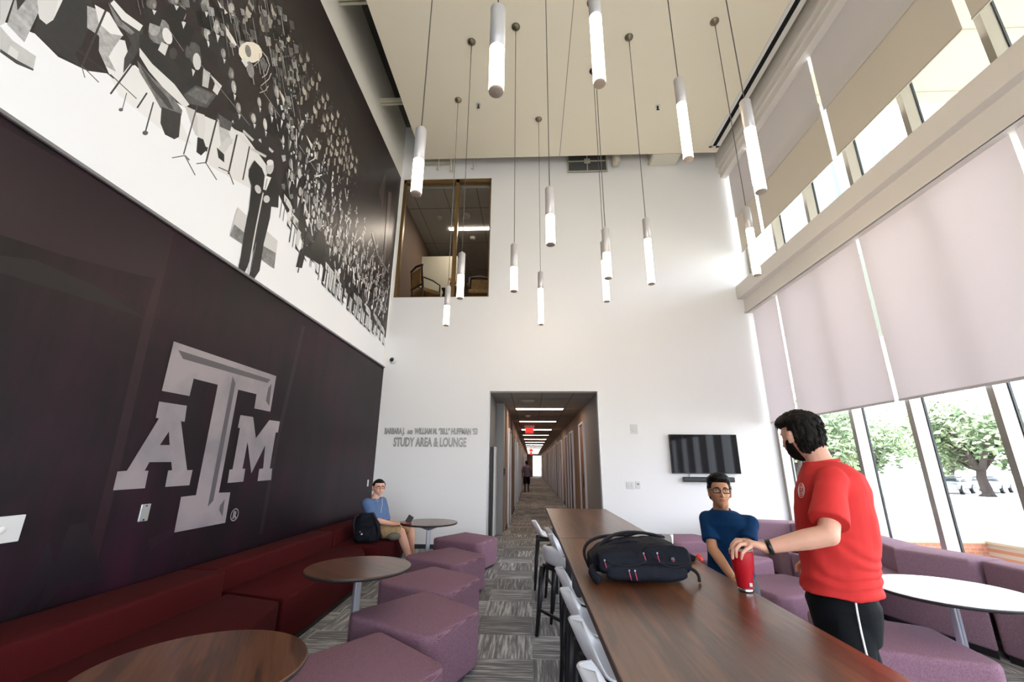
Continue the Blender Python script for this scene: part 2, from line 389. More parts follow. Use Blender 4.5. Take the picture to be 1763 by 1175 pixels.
# sprinkler heads in the ceiling
for i, (x, y) in enumerate(((-1.003, 6.65), (2.51, 6.82))):
    bm = bmesh.new(); lathe(bm, [(.05, CZ-.008), (.05, CZ)], x, y, 16); lathe(bm, [(.012, CZ-.09), (.018, CZ-.05), (.018, CZ)], x, y, 10, mi=1); box(bm, (x-.03, y-.01, CZ-.09), (x+.03, y+.01, CZ-.082), mi=1)
    tag(finish(bm, 'ceiling_sprinkler', [PLATE, BLACKM]), ['small dark sprinkler head in ceiling, left one', 'small dark sprinkler head in ceiling, right one near the windows'][i], 'sprinkler')
# right side: spandrel, shade pockets, sill
bm = bmesh.new(); box(bm, (4.36, YN, 4.90), (4.95, YB, 5.19), .006, 1); box(bm, (4.485, YN, 4.59), (4.95, YB, 4.90)); box(bm, (4.47, YN, 4.59), (4.50, YB, 4.64)); struct('trim_2', bm, BEAMM)
bm = bmesh.new(); box(bm, (4.33, YN, 8.18), (4.95, YB, 9.6)); box(bm, (4.40, YN, 7.93), (4.42, YB, 8.2)); box(bm, (4.40, YN, 7.90), (4.54, YB, 7.93)); box(bm, (4.36, YN, 8.04), (4.42, YB, 8.07)); struct('trim_3', bm, BEAMM)
bm = bmesh.new(); box(bm, (4.66, YN, 0), (4.95, YB, .34)); struct('wall_right', bm, BEAMM)
# glazing bays
ys = [8.50 - .993*k for k in range(15)]
wn = 0
for lev, (z0, z1) in enumerate(((.34, 4.60), (5.19, 7.93))):
    for k, y in enumerate(ys):
        y0 = max(ys[k+1] if k+1 < len(ys) else YN, YN)
        if y-y0 < .1: continue
        wn += 1
        g = empty('window_%d' % wn, (4.7, y, z0), kind='structure')
        bm = bmesh.new(); box(bm, (0, -.035, 0), (.15, .035, z1-z0)); finish(bm, 'mullion', ALU, g)
        bm = bmesh.new(); box(bm, (.15, -.045, 0), (.175, .045, z1-z0)); finish(bm, 'gasket', GASK, g)
        bm = bmesh.new(); box(bm, (.16, y0-y+.045, 0), (.168, -.045, z1-z0)); finish(bm, 'pane', GLASS, g)
# roller shades
seams = [8.50, 7.60, 5.54, 3.53, 1.50, -.5, -2.5, -4.5]
names_l = ['narrow pale roller shade on lower windows beside the end wall', 'pale lower roller shade, second from the end wall', 'large pale lower roller shade, third from the end wall', 'pale lower roller shade at the right picture edge']
for k in range(len(seams)-1):
    ya, yb = seams[k]-.03, seams[k+1]+.03
    lab = names_l[k] if k < 4 else 'pale lower roller shade behind the camera'
    g = empty('roller_shade', (4.6, ya, 4.6), lab, 'shade', 'lower roller shades')
    bm = bmesh.new(); box(bm, (-.0015, yb-ya, -2.27), (.0015, 0, 0)); finish(bm, 'shade_fabric', SHADE, g)
    bm = bmesh.new(); box(bm, (-.012, yb-ya, -2.295), (.012, 0, -2.265), .004, 1); finish(bm, 'hem_bar', mat('hem_bar_grey', (196, 192, 196), .5), g)
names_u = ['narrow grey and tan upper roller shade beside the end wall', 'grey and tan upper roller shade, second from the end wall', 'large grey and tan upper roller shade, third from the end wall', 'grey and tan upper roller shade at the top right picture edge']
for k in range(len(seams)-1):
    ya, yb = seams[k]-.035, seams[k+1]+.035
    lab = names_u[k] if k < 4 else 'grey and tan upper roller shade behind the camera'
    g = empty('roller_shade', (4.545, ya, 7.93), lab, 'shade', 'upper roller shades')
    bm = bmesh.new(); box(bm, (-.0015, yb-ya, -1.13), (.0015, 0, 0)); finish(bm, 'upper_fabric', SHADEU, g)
    bm = bmesh.new(); box(bm, (.012, yb-ya, -1.98), (.015, -.03, -.9)); finish(bm, 'lower_fabric', SHADET, g)  # extra sheet added to carry the tan backlight of the one shade
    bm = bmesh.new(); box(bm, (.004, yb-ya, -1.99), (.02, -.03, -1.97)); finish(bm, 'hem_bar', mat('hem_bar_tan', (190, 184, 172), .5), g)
# ---------------------------------------------------------------- corridor
CWARM = mat('corridor_wall_paint', (150, 124, 108), .7)  # dim warm corridor lighting put into the wall colour
CGREY = mat('corridor_wall_grey', (140, 138, 140), .7)
YE = 60
bm = bmesh.new(); box(bm, (OPX1, 10.75, 0), (OPX1+.15, YE, 3.0)); box(bm, (OPX1, YB+.22, 0), (OPX1+.15, 10.75, 3.0), mi=1); struct('wall_corridor_right', bm, [CWARM, CGREY])
bm = bmesh.new(); box(bm, (-1.0, YB+.22, 0), (-.844, 10.3, 3.0), mi=1); box(bm, (-1.0, 10.3, 0), (-.66, 10.9, 3.0), mi=1); box(bm, (-1.0, 10.9, 0), (-.62, 13.2, 3.0)); box(bm, (-1.0, 14.4, 0), (-.62, YE, 3.0)); box(bm, (-2.4, 13.0, 0), (-.9, 13.2, 3.0)); box(bm, (-2.4, 14.4, 0), (-.9, 14.6, 3.0)); box(bm, (-2.5, 13, 0), (-2.3, 14.6, 3)); struct('wall_corridor_left', bm, [CWARM, CGREY])
bm = bmesh.new(); box(bm, (-2.5, YB+.22, OPZ), (OPX1+.15, YE, OPZ+.1)); cc = struct('ceiling_corridor', bm, mat('corridor_ceiling_tile', (170, 166, 160), .9))
bm = bmesh.new()
for x in (-.42, .23, .88): box(bm, (x-.008, YB+.22, OPZ-.004), (x+.008, YE, OPZ+.002))
for k in range(28): box(bm, (-2.3, YB+.95+k*1.8, OPZ-.003), (OPX1, YB+.962+k*1.8, OPZ+.002))
finish(bm, 'ceiling_grid', mat('grid_shadow', (110, 106, 100), .8), cc)  # darker grid lines between the ceiling tiles
bm = bmesh.new(); box(bm, (OPX1-.012, YB+.25, 0), (OPX1, YE, .1)); struct('baseboard_right', bm, BLACKM)
bm = bmesh.new(); box(bm, (-.62, 14.4, 0), (-.608, YE, .1)); box(bm, (-.62, 10.9, 0), (-.608, 13.2, .1)); struct('baseboard_left', bm, BLACKM)
bm = bmesh.new(); box(bm, (-2.5, YE, 0), (.15, YE+.15, 3)); box(bm, (.15, YE, 2.75), (OPX1+.2, YE+.15, 3)); struct('wall_corridor_end', bm, CWARM)
g = empty('window_31', (.75, YE, 0), kind='structure')
bm = bmesh.new(); box(bm, (-.6, 0, .12), (.59, .02, 2.75)); finish(bm, 'pane', GLASS, g)
bm = bmesh.new(); box(bm, (-.6, -.03, 0), (.59, .05, .14)); box(bm, (-.6, -.03, .1), (-.55, .05, 2.75)); box(bm, (.54, -.03, .1), (.59, .05, 2.75)); finish(bm, 'window_frame', ALU, g)
STEEL = mat('door_frame_steel', (196, 196, 200), .4, metal=.3)
DOORW = mat('corridor_door', (120, 84, 62), .5)
dn = 0
for i, y in enumerate([10.9, 13.9, 16.0, 19.0, 21.1, 24, 26.5, 29, 31.5, 34, 37, 40, 43, 46, 50, 54]):
    dn += 1; g = empty('door_%d' % dn, (OPX1, y, 0), kind='structure')
    bm = bmesh.new()
    for yy in (0, 1.0): box(bm, (-.055, yy-.03, 0), (.0, yy+.03, 2.58))
    box(bm, (-.055, 0, 2.53), (0, 1.0, 2.58)); finish(bm, 'door_frame', STEEL, g)
    bm = bmesh.new(); box(bm, (-.02, .03, .01), (0, .97, 2.53)); finish(bm, 'door_leaf', DOORW, g)
    if i == 0:
        bm = bmesh.new(); tube(bm, [(-.06, .12, 1.0), (-.06, .12, 1.3)], .01); box(bm, (-.06, .11, 1.02), (0, .13, 1.04)); box(bm, (-.06, .11, 1.26), (0, .13, 1.28)); finish(bm, 'door_handle', BLACKM, g)
for i, y in enumerate([11.5, 16.2, 18.6, 21.5, 24.5, 27.5, 31, 35, 39, 43, 48, 53]):
    dn += 1; g = empty('door_%d' % dn, (-.62, y, 0), kind='structure')
    bm = bmesh.new()
    for yy in (0, 1.0): box(bm, (0, yy-.03, 0), (.05, yy+.03, 2.45))
    box(bm, (0, 0, 2.4), (.05, 1.0, 2.45)); finish(bm, 'door_frame', STEEL, g)
    bm = bmesh.new(); box(bm, (0, .03, .01), (.02, .97, 2.4)); finish(bm, 'door_leaf', DOORW, g)
clab = ['nearest long ceiling light bar of the corridor', 'second ceiling light bar along the corridor', 'third ceiling light bar along the corridor, behind the exit sign', 'fourth ceiling light bar along the corridor']
for i in range(14):
    y = 11.3 + i*3.4
    g = empty('corridor_light', (.22, y, OPZ), clab[i] if i < 4 else 'far small light bar in the corridor ceiling', 'ceiling light', 'corridor light bars')
    bm = bmesh.new(); box(bm, (-.62, -.05, -.014), (.62, .05, -.002)); finish(bm, 'diffuser', TUBE, g)
    bm = bmesh.new(); box(bm, (-.64, -.065, -.006), (.64, .065, .0)); finish(bm, 'light_frame', PLATE, g)
    if i % 2 == 0:
        a = area('corridor_lamp', (.22, y, OPZ-.05), (0, 0, 0), 1.2, .1, 3.6, (1, .74, .52)); a.visible_camera = False if False else True
        a.parent = g; a.location = (0, 0, -.03)
g = empty('exit_sign', (-.07, 16.3, OPZ), 'red lit exit sign hanging from the corridor ceiling', 'sign')
bm = bmesh.new(); box(bm, (-.19, -.04, -.07), (.19, .04, -.001)); finish(bm, 'sign_mount', PLATE, g)
bm = bmesh.new(); box(bm, (-.155, -.03, -.30), (.155, .03, -.06), .01); finish(bm, 'sign_body', mat('sign_dark_red', (120, 16, 16), .4, emit=.5), g)
def text_mesh(s, size, m, parent, loc, rot=(PI/2, 0, 0), sx=1, bold=0, ext=.002, name='lettering', align='CENTER'):
    cu = bpy.data.curves.new('txt', 'FONT'); cu.body = s; cu.size = size; cu.extrude = ext; cu.offset = bold; cu.align_x = align; cu.resolution_u = 3
    o = bpy.data.objects.new('t', cu); C.objects.link(o); dg = bpy.context.evaluated_depsgraph_get(); dg.update()
    me = bpy.data.meshes.new_from_object(o.evaluated_get(dg), depsgraph=dg); bpy.data.objects.remove(o)
    for v in me.vertices: v.co.x *= sx
    me.materials.clear(); me.materials.append(m)
    q = bpy.data.objects.new(name, me); C.objects.link(q); q.parent = parent; q.location = loc; q.rotation_euler = rot; return q
text_mesh('EXIT', .2, REDE, g, (0, -.033, -.245), sx=.75, bold=.004)
for i, y in enumerate((36, 47)):
    bm = bmesh.new(); box(bm, (-.15, y, 2.62), (.1, y+.05, 2.82), .01); box(bm, (-.05, y, 2.8), (.0, y+.05, OPZ)); tag(finish(bm, 'exit_sign', REDE), ['small red exit light far down the corridor, upper one', 'tiny red exit light furthest down the corridor'][i], 'sign')
g = empty('smoke_detector', (-.09, 9.9, OPZ), 'flat round white speaker in the corridor ceiling near the opening', 'detector')
bm = bmesh.new(); lathe(bm, [(.08, -.045), (.10, -.03), (.17, -.012), (.17, 0)], 0, 0, 24); finish(bm, 'detector_body', mat('detector_grey', (170, 168, 162), .5), g)
g = empty('smoke_detector', (-.1, 12.9, OPZ), 'small white dome in the corridor ceiling before the exit sign', 'detector')
bm = bmesh.new(); lathe(bm, [(.04, -.06), (.07, -.04), (.08, 0)], 0, 0, 20); finish(bm, 'detector_body', PLATE, g)
# black screen and panels standing on the left of the corridor
g = empty('wall_board', (-.80, 9.25, 0), 'tall black board with a white edge on the left corridor wall', 'board')
bm = bmesh.new(); box(bm, (-.04, -.3, .12), (.0, .5, 1.86)); finish(bm, 'board_panel', BLACKP, g)
bm = bmesh.new(); box(bm, (0, .12, .10), (.035, .5, 1.88)); finish(bm, 'board_edge', PLATE, g)
g = empty('card_reader', (-.66, 10.5, 1.35), 'small dark card reader on the left corridor wall', 'reader')
bm = bmesh.new(); box(bm, (0, -.05, -.08), (.04, .05, .08), .012); finish(bm, 'reader_body', BLACKP, g)
# ---------------------------------------------------------------- room behind the upper window
FZ = 4.62
bm = bmesh.new(); box(bm, (-3.3, YB+.22, FZ-.2), (1.5, 15, FZ)); struct('floor_upper', bm, mat('upper_carpet', (86, 70, 58), .9, vary=.3, vscale=5))
bm = bmesh.new(); box(bm, (-3.3, YB+.22, 7.95), (1.5, 15, 8.05)); uc = struct('ceiling_upper', bm, mat('upper_ceiling_tile', (150, 146, 136), .9))
bm = bmesh.new()
for x in (-2.9, -2.1, -1.3, -.5, .3): box(bm, (x-.01, YB+.22, 7.945), (x+.01, 15, 7.952))
for y in (9.6, 11.4, 13.2): box(bm, (-3.3, y-.01, 7.945), (1.5, y+.01, 7.952))
finish(bm, 'ceiling_grid', mat('upper_grid_shadow', (96, 92, 84), .8), uc)  # darker tile grid of the upper room ceiling
bm = bmesh.new(); box(bm, (-3.3, 15, FZ), (1.5, 15.2, 8.05)); box(bm, (-3.5, YB+.22, FZ), (-3.2, 15, 8.05)); box(bm, (1.4, YB+.22, FZ), (1.6, 15, 8.05)); struct('wall_upper_room', bm, mat('upper_room_wall', (96, 78, 66), .8))
bm = bmesh.new(); box(bm, (-3.2, 11.2, FZ), (-2.15, 11.45, 7.4)); struct('wall_upper_partition', bm, mat('partition_green_grey', (176, 172, 156), .8))
g = empty('window_32', (WX0, YB, WZ0), kind='structure'); W, H = WX1-WX0, WZ1-WZ0
bm = bmesh.new(); box(bm, (0, .02, 0), (.07, .12, H)); box(bm, (W-.03, .02, 0), (W, .12, H)); box(bm, (0, .02, H-.09), (W, .12, H)); box(bm, (0, .02, 0), (W, .12, .02)); box(bm, (1.26, .02, 0), (1.34, .12, H)); finish(bm, 'window_frame', BRONZE, g)
bm = bmesh.new(); box(bm, (.07, .06, .02), (1.26, .068, H-.09)); finish(bm, 'pane', GLASS, g)
bm = bmesh.new(); box(bm, (1.34, .06, .02), (W-.03, .068, H-.09)); finish(bm, 'pane', GLASS, g)
g = empty('upper_room_light', (-1.55, 10.6, 7.95), 'long lit ceiling light bar seen through the upper window', 'ceiling light')
bm = bmesh.new(); box(bm, (-.75, -.05, -.03), (.75, .05, -.004)); finish(bm, 'diffuser', TUBE, g)
a = area('upper_lamp', (0, 0, -.04), (0, 0, 0), 1.4, .1, 9, (1, .85, .68)); a.parent = g
for i, (x, y, r) in enumerate(((-2.45, 10.0, .07), (-1.72, 9.95, .12), (-1.7, 11.1, .09), (-.9, 11.2, .05))):
    bm = bmesh.new(); lathe(bm, [(r*.5, 7.88), (r*.8, 7.9), (r, 7.95)], x, y, 20)
    tag(finish(bm, 'ceiling_fitting', [mat('fitting_grey', (160, 156, 148), .5)]), ['small grey round fitting on upper room ceiling, left pane', 'wide flat round fitting on upper room ceiling, left pane', 'dome camera on upper room ceiling below the light bar', 'tiny round fitting on upper room ceiling, right pane'][i], 'fitting')
bm = bmesh.new(); box(bm, (-1.16, 12.6, 7.45), (-.6, 12.66, 7.85)); box(bm, (-1.16, 12.59, 7.44), (-.6, 12.66, 7.46), mi=1); tag(finish(bm, 'upper_exit_sign', [BLACKM, REDE]), 'dark exit sign with a red lower edge in the upper room', 'sign')
CWOOD = mat('dark_chair_wood', (44, 24, 16), .35); CCANE = mat('striped_chair_fabric', (128, 98, 56), .8, vary=.25, vscale=18)
def upper_chair(loc, rz, lab, mirror=False):
    g = empty('arm_chair', loc, lab, 'chair', 'armchairs in the upper room', rz=rz)
    bm = bmesh.new(); box(bm, (-.26, -.25, .42), (.26, .25, .52), .03, 3); finish(bm, 'seat', CCANE, g)
    bm = bmesh.new(); box(bm, (-.21, .26, .58), (.21, .30, 1.0), .01); finish(bm, 'backrest', CCANE, g)
    bm = bmesh.new()
    for s in (-1, 1): tube(bm, [(s*.25, .22, 0), (s*.25, .24, .5), (s*.25, .30, 1.05)], .025)
    tube(bm, [(-.27, .30, 1.04), (0, .31, 1.09), (.27, .30, 1.04)], .03); box(bm, (-.25, .25, .55), (.25, .29, .59)); finish(bm, 'back_frame', CWOOD, g)
    for s in (-1, 1):
        bm = bmesh.new(); tube(bm, [(s*.26, .26, .75), (s*.29, .0, .72), (s*.28, -.2, .66), (s*.25, -.22, .5)], .018); finish(bm, 'armrest', CWOOD, g)
        bm = bmesh.new(); tube(bm, [(s*.24, -.22, 0), (s*.24, -.22, .45)], [.016, .024]); finish(bm, 'leg', CWOOD, g)
    return g
upper_chair((-2.52, 9.4, 4.98), 2.35, 'dark wooden armchair with tan back behind the left upper pane')
upper_chair((-1.25, 9.5, 4.98), .1, 'dark wooden armchair with striped back behind the right upper pane')
bm = bmesh.new(); box(bm, (-3.3, YB+.22, FZ), (1.5, 10.2, 4.93)); struct('floor_upper_step', bm, mat('upper_step', (110, 84, 60), .8))
g = empty('upper_side_table', (-1.92, 9.55, 4.93), 'dark wooden side table between the upper armchairs', 'table')
bm = bmesh.new(); box(bm, (-.22, -.2, .62), (.22, .2, .66)); box(bm, (-.19, -.17, .5), (.19, .17, .62)); finish(bm, 'table_top', CWOOD, g)
for sx in (-1, 1):
    for sy in (-1, 1): bm = bmesh.new(); box(bm, (sx*.18-.02, sy*.16-.02, 0), (sx*.18+.02, sy*.16+.02, .5)); finish(bm, 'leg', CWOOD, g)
g = empty('flower_arrangement', (-1.85, 9.55, 5.59), 'orange and red flower bunch on the upper side table', 'flowers')
bm = bmesh.new(); lathe(bm, [(.04, 0), (.06, .08), (.04, .14)], 0, 0, 16); finish(bm, 'vase', CWOOD, g)
random.seed(4); bm = bmesh.new()
for i in range(26): ball(bm, (random.uniform(-.13, .13), random.uniform(-.1, .1), random.uniform(.14, .3)), random.uniform(.018, .035), 8, mi=i % 2)
finish(bm, 'blooms', [mat('bloom_orange', (206, 120, 44), .7), mat('bloom_red', (140, 38, 30), .7)], g)
# ---------------------------------------------------------------- mural (a flat printed picture on the left wall)
def wall_pt(px, py):
    p = on(0, XL, px, py); return p.y, p.z
class Print:
    def __init__(s): s.bm = bmesh.new(); s.cl = s.bm.loops.layers.float_color.new('ink'); s.n = 0
    def poly(s, pts, g, warm=0):
        s.n += 1; d = .0004 + s.n*.0000032
        c = lin((g, g-warm*.4, g-warm)) if not isinstance(g, tuple) else lin(g)
        for f in polys_mesh(s.bm, [pts], lambda a, b: V3((XL+d, a, b))):
            for l in f.loops: l[s.cl] = (*c, 1)
    def px(s, pts, g, warm=0): s.poly([wall_pt(*p) for p in pts], g, warm)
    def ell(s, c, rx, ry, g, warm=0, ang=0, seg=12, px=False):
        pts = []
        for k in range(seg):
            t = 2*PI*k/seg; x, y = rx*math.cos(t), ry*math.sin(t)
            p = (c[0]+x*math.cos(ang)-y*math.sin(ang), c[1]+x*math.sin(ang)+y*math.cos(ang)); pts.append(wall_pt(*p) if px else p)
        s.poly(pts, g, warm)
    def line(s, pts, w, g, warm=0):
        for a, b in zip(pts[:-1], pts[1:]):
            d = V3((b[0]-a[0], b[1]-a[1])); n = V3((-d.y, d.x)); n.normalize(); n *= w/2
            s.px([(a[0]+n.x, a[1]+n.y), (b[0]+n.x, b[1]+n.y), (b[0]-n.x, b[1]-n.y), (a[0]-n.x, a[1]-n.y)], g, warm)
P = Print(); random.seed(11)
Y0, Y1, Z0, Z1 = YN+.02, 8.50, 3.47, 8.07
P.poly([(Y0, Z0), (Y1, Z0), (Y1, Z1), (Y0, Z1)], (52, 46, 46))
floorline = [(0, 35), (60, 58), (100, 98), (150, 122), (195, 128), (232, 112), (262, 140), (290, 168), (330, 192), (372, 208), (405, 228), (440, 262), (472, 318), (500, 380), (530, 424), (560, 465), (600, 508), (640, 552), (668, 588)]
fl = [wall_pt(*p) for p in floorline]
P.poly([(Y0, Z0), (Y1, Z0)] + [(Y1, fl[-1][1])] + fl[::-1] + [(Y0, fl[0][1]+.25)], (236, 238, 242))
# bright patches of floor under the players
P.px([(60, 0), (110, 0), (95, 30), (70, 40)], 225); P.px([(170, 60), (215, 70), (225, 110), (290, 160), (330, 250), (280, 225), (205, 165), (180, 110)], 228)
P.px([(330, 190), (420, 230), (470, 300), (440, 330), (360, 285)], 222)
P.px([(0, 45), (22, 70), (62, 97), (57, 121), (30, 107), (0, 88)], 192); P.px([(75, 0), (62, 30), (42, 73), (12, 42), (25, 0)], 172); P.px([(0, 0), (22, 0), (8, 40), (0, 44)], 200); P.px([(18, 78), (32, 90), (28, 108), (12, 94)], 214)
P.px([(0, 84), (30, 104), (58, 119), (57, 122), (28, 110), (0, 90)], 70)
P.px([(108, 0), (90, 38), (66, 30), (58, 52), (86, 82), (110, 98), (140, 115), (128, 92), (140, 80), (152, 50), (166, 30), (156, 0)], 58)
P.px([(64, 0), (100, 0), (92, 34), (80, 42), (68, 32)], 214); P.px([(28, 0), (44, 0), (30, 18)], 60)
P.px([(150, 10), (182, 22), (212, 60), (196, 82), (187, 98), (200, 124), (182, 114), (170, 88), (171, 62), (150, 48)], 176)
P.px([(163, 8), (188, 22), (212, 62), (190, 58), (170, 40)], 232)
P.px([(190, 0), (222, 28), (246, 52), (244, 78), (226, 108), (212, 126), (214, 100), (226, 76), (208, 38), (186, 6)], 72)
P.px([(196, 0), (216, 22), (246, 44), (240, 54), (210, 34), (190, 6)], 228); P.px([(186, 4), (206, 34), (232, 56), (226, 60), (200, 42)], 130)
P.line([(182, 18), (142, 112)], 4, 66); P.line([(140, 112), (170, 142)], 1.6, 90); P.line([(140, 112), (146, 134)], 1.6, 90); P.line([(80, 62), (135, 112)], 2, 60); P.line([(120, 75), (196, 135)], 2, 60); P.line([(228, 110), (190, 162)], 3.4, 62); P.line([(190, 128), (235, 170)], 1.6, 90); P.line([(218, 160), (210, 190)], 1.5, 80); P.ell((208, 189), 4, 3, 90, px=True)
P.px([(240, 60), (262, 58), (282, 84), (302, 108), (318, 128), (348, 150), (352, 172), (332, 184), (300, 162), (266, 126), (240, 96)], 54)
P.ell((274, 54), 19, 22, 128, px=True); P.ell((266, 48), 10, 14, 168, px=True); P.ell((288, 62), 8, 15, 226, px=True, ang=-.3); P.px([(278, 72), (290, 78), (284, 96), (272, 86)], 214); P.ell((298, 92), 7, 10, 74, px=True)
P.px([(236, 104), (262, 134), (292, 160), (314, 190), (312, 200), (296, 192), (276, 186), (262, 160), (240, 124)], 118)
P.px([(240, 110), (268, 146), (288, 168), (300, 190), (290, 186), (262, 152)], 72)
P.px([(278, 184), (312, 196), (308, 236), (300, 240), (284, 232), (276, 212)], 62)
P.px([(240, 82), (262, 110), (300, 145), (326, 180), (318, 186), (280, 150), (256, 122), (240, 96)], 222)
P.ell((333, 92), 14, 20, 88, px=True, ang=-.2); P.ell((339, 106), 7, 15, 208, px=True, ang=-.1); P.px([(306, 96), (326, 100), (342, 132), (352, 150), (334, 158), (312, 140)], 50); P.px([(330, 118), (336, 122), (332, 132)], 210)
P.px([(350, 118), (362, 126), (358, 152), (348, 148)], 190); P.px([(362, 128), (382, 148), (374, 164), (366, 156), (370, 144)], 214)
P.px([(318, 182), (336, 190), (344, 214), (342, 236), (336, 232), (328, 212)], 200); P.px([(340, 194), (352, 198), (354, 218), (350, 250), (342, 248), (340, 220)], 214)
P.px([(340, 236), (350, 240), (356, 258), (346, 268), (338, 262)], 48); P.px([(346, 250), (358, 254), (356, 262)], 48)
P.px([(316, 163), (337, 147), (373, 163), (356, 186), (326, 178)], 88); P.px([(322, 162), (338, 151), (366, 163), (354, 180)], 108); P.line([(340, 180), (316, 266)], 2.4, 80)
P.line([(296, 272), (318, 268), (336, 302)], 1.8, 100); P.line([(318, 268), (326, 276)], 3, 120); P.line([(253, 160), (236, 186)], 3, 66); P.line([(264, 176), (250, 228)], 2.6, 70); P.ell((250, 229), 5, 4, 90, px=True)
P.line([(376, 194), (354, 282)], 3, 62); P.line([(338, 282), (354, 280), (373, 310)], 1.8, 100); P.line([(408, 232), (393, 300)], 3, 62); P.line([(376, 288), (394, 296), (402, 318)], 1.8, 90); P.line([(430, 250), (418, 310)], 2.4, 62)
P.px([(374, 204), (392, 222), (400, 246), (382, 262), (378, 230)], 190); P.px([(390, 236), (402, 240), (388, 262), (376, 268), (374, 258)], 204); P.px([(373, 254), (386, 266), (386, 280), (376, 272)], 50); P.line([(378, 200), (440, 260)], 3, 216); P.px([(376, 196), (400, 212), (396, 226), (378, 218)], 92)
for a, b in (((432, 256), (458, 270)), ((400, 208), (436, 242)), ((446, 240), (470, 262))): P.line([a, b], 4, 196)
for pts in ([(374, 0), (392, 22), (400, 46), (394, 44), (380, 16)], [(480, 153), (488, 166), (494, 180), (488, 182)], [(484, 182), (497, 200), (508, 220), (502, 221)], [(527, 232), (538, 250), (547, 272), (541, 270)], [(388, 44), (402, 66), (408, 78), (402, 80), (390, 60)], [(348, 4), (366, 30), (360, 30)]): P.px(pts, 232, 14)
def face(px, py, w, h, g, dark=True):
    """head of a player: hair, face, dark shoulders, drawn in photo pixels"""
    if dark: P.px([(px-w*2, py+h*1.1), (px-w*.6, py+h*.7), (px+w*.8, py+h*.9), (px+w*2.4, py+h*2.1), (px+w*1.6, py+h*4.2), (px-w*1.4, py+h*3.2)], random.choice((36, 44, 52)))
    P.ell((px-w*.15, py-h*.25), w*1.15, h*1.05, random.choice((60, 74, 96)), px=True, ang=-.2); P.ell((px+w*.1, py), w*.8, h*.95, g, 6, px=True, ang=-.15)
    P.ell((px+w*.35, py+h*.1), w*.3, h*.5, min(240, g+34), 6, px=True, ang=-.15, seg=7); P.px([(px, py+h*.95), (px+w*.9, py+h*1.2), (px+w*.4, py+h*2)], 214)
for c in ((312, 22, 9, 14, 150), (356, 58, 7, 12, 168), (372, 46, 7, 13, 178), (352, 8, 8, 11, 160), (398, 14, 6, 10, 190), (398, 128, 5, 10, 130), (402, 150, 5, 12, 178), (476, 158, 5, 12, 160), (466, 188, 5, 12, 140), (518, 222, 4, 10, 150), (456, 214, 4, 11, 206), (436, 204, 5, 9, 180), (300, 0, 9, 9, 130), (262, 8, 8, 9, 120), (384, 92, 5, 9, 150), (410, 186, 5, 10, 150), (446, 176, 4, 9, 160), (496, 214, 4, 9, 170), (530, 262, 4, 9, 190), (548, 290, 4, 9, 170), (508, 258, 4, 9, 150), (486, 240, 4, 9, 180)): face(*c)
for a, b in (((345, 110), (430, 216)), ((400, 20), (430, 62)), ((290, 50), (316, 88)), ((448, 150), (560, 318))): P.line([a, b], .8, 150)
# choir: rows of small faces with folders
def choir(px, py, s=1.0, g=170):
    y, z = wall_pt(px, py)
    P.ell((y, z), .045*s, .075*s, g+random.randint(-25, 25), 14); P.ell((y, z+.05*s), .045*s, .035*s, 70)
    if random.random() < .7: P.poly([(y-.05*s, z-.17*s), (y-.01*s, z-.12*s), (y+.01*s, z-.24*s), (y-.03*s, z-.28*s)], g-20, 12)
for c in [(432, 8), (428, 20), (470, 15), (472, 22), (465, 33), (453, 45), (451, 38), (496, 63), (478, 83), (488, 79), (502, 121), (511, 111), (518, 100), (530, 98), (524, 155), (532, 148), (538, 140), (550, 132), (549, 180), (556, 170), (564, 166), (542, 188), (558, 204), (564, 202), (572, 200), (582, 196), (558, 220), (574, 222), (585, 226), (596, 226), (550, 250), (566, 243), (572, 252), (581, 245), (590, 244), (599, 240), (570, 262), (580, 262), (592, 262), (604, 258), (585, 275), (596, 272), (607, 270), (598, 285), (606, 283), (614, 275), (601, 296), (612, 292)]: choir(*c)
for k in range(150):
    t = random.random(); px = 480+t*130+random.uniform(-14, 14); py = 40+t*260+random.uniform(-35, 45)
    y, z = wall_pt(px, py); P.ell((y, z), .012, .012, 120, 8, seg=6)
for k in range(4):
    a = wall_pt(578+k*6, 110+k*24); P.poly([(a[0], a[1]), (a[0]+.9, a[1]-.02), (a[0]+.9, a[1]-.03), (a[0], a[1]-.01)], 78)
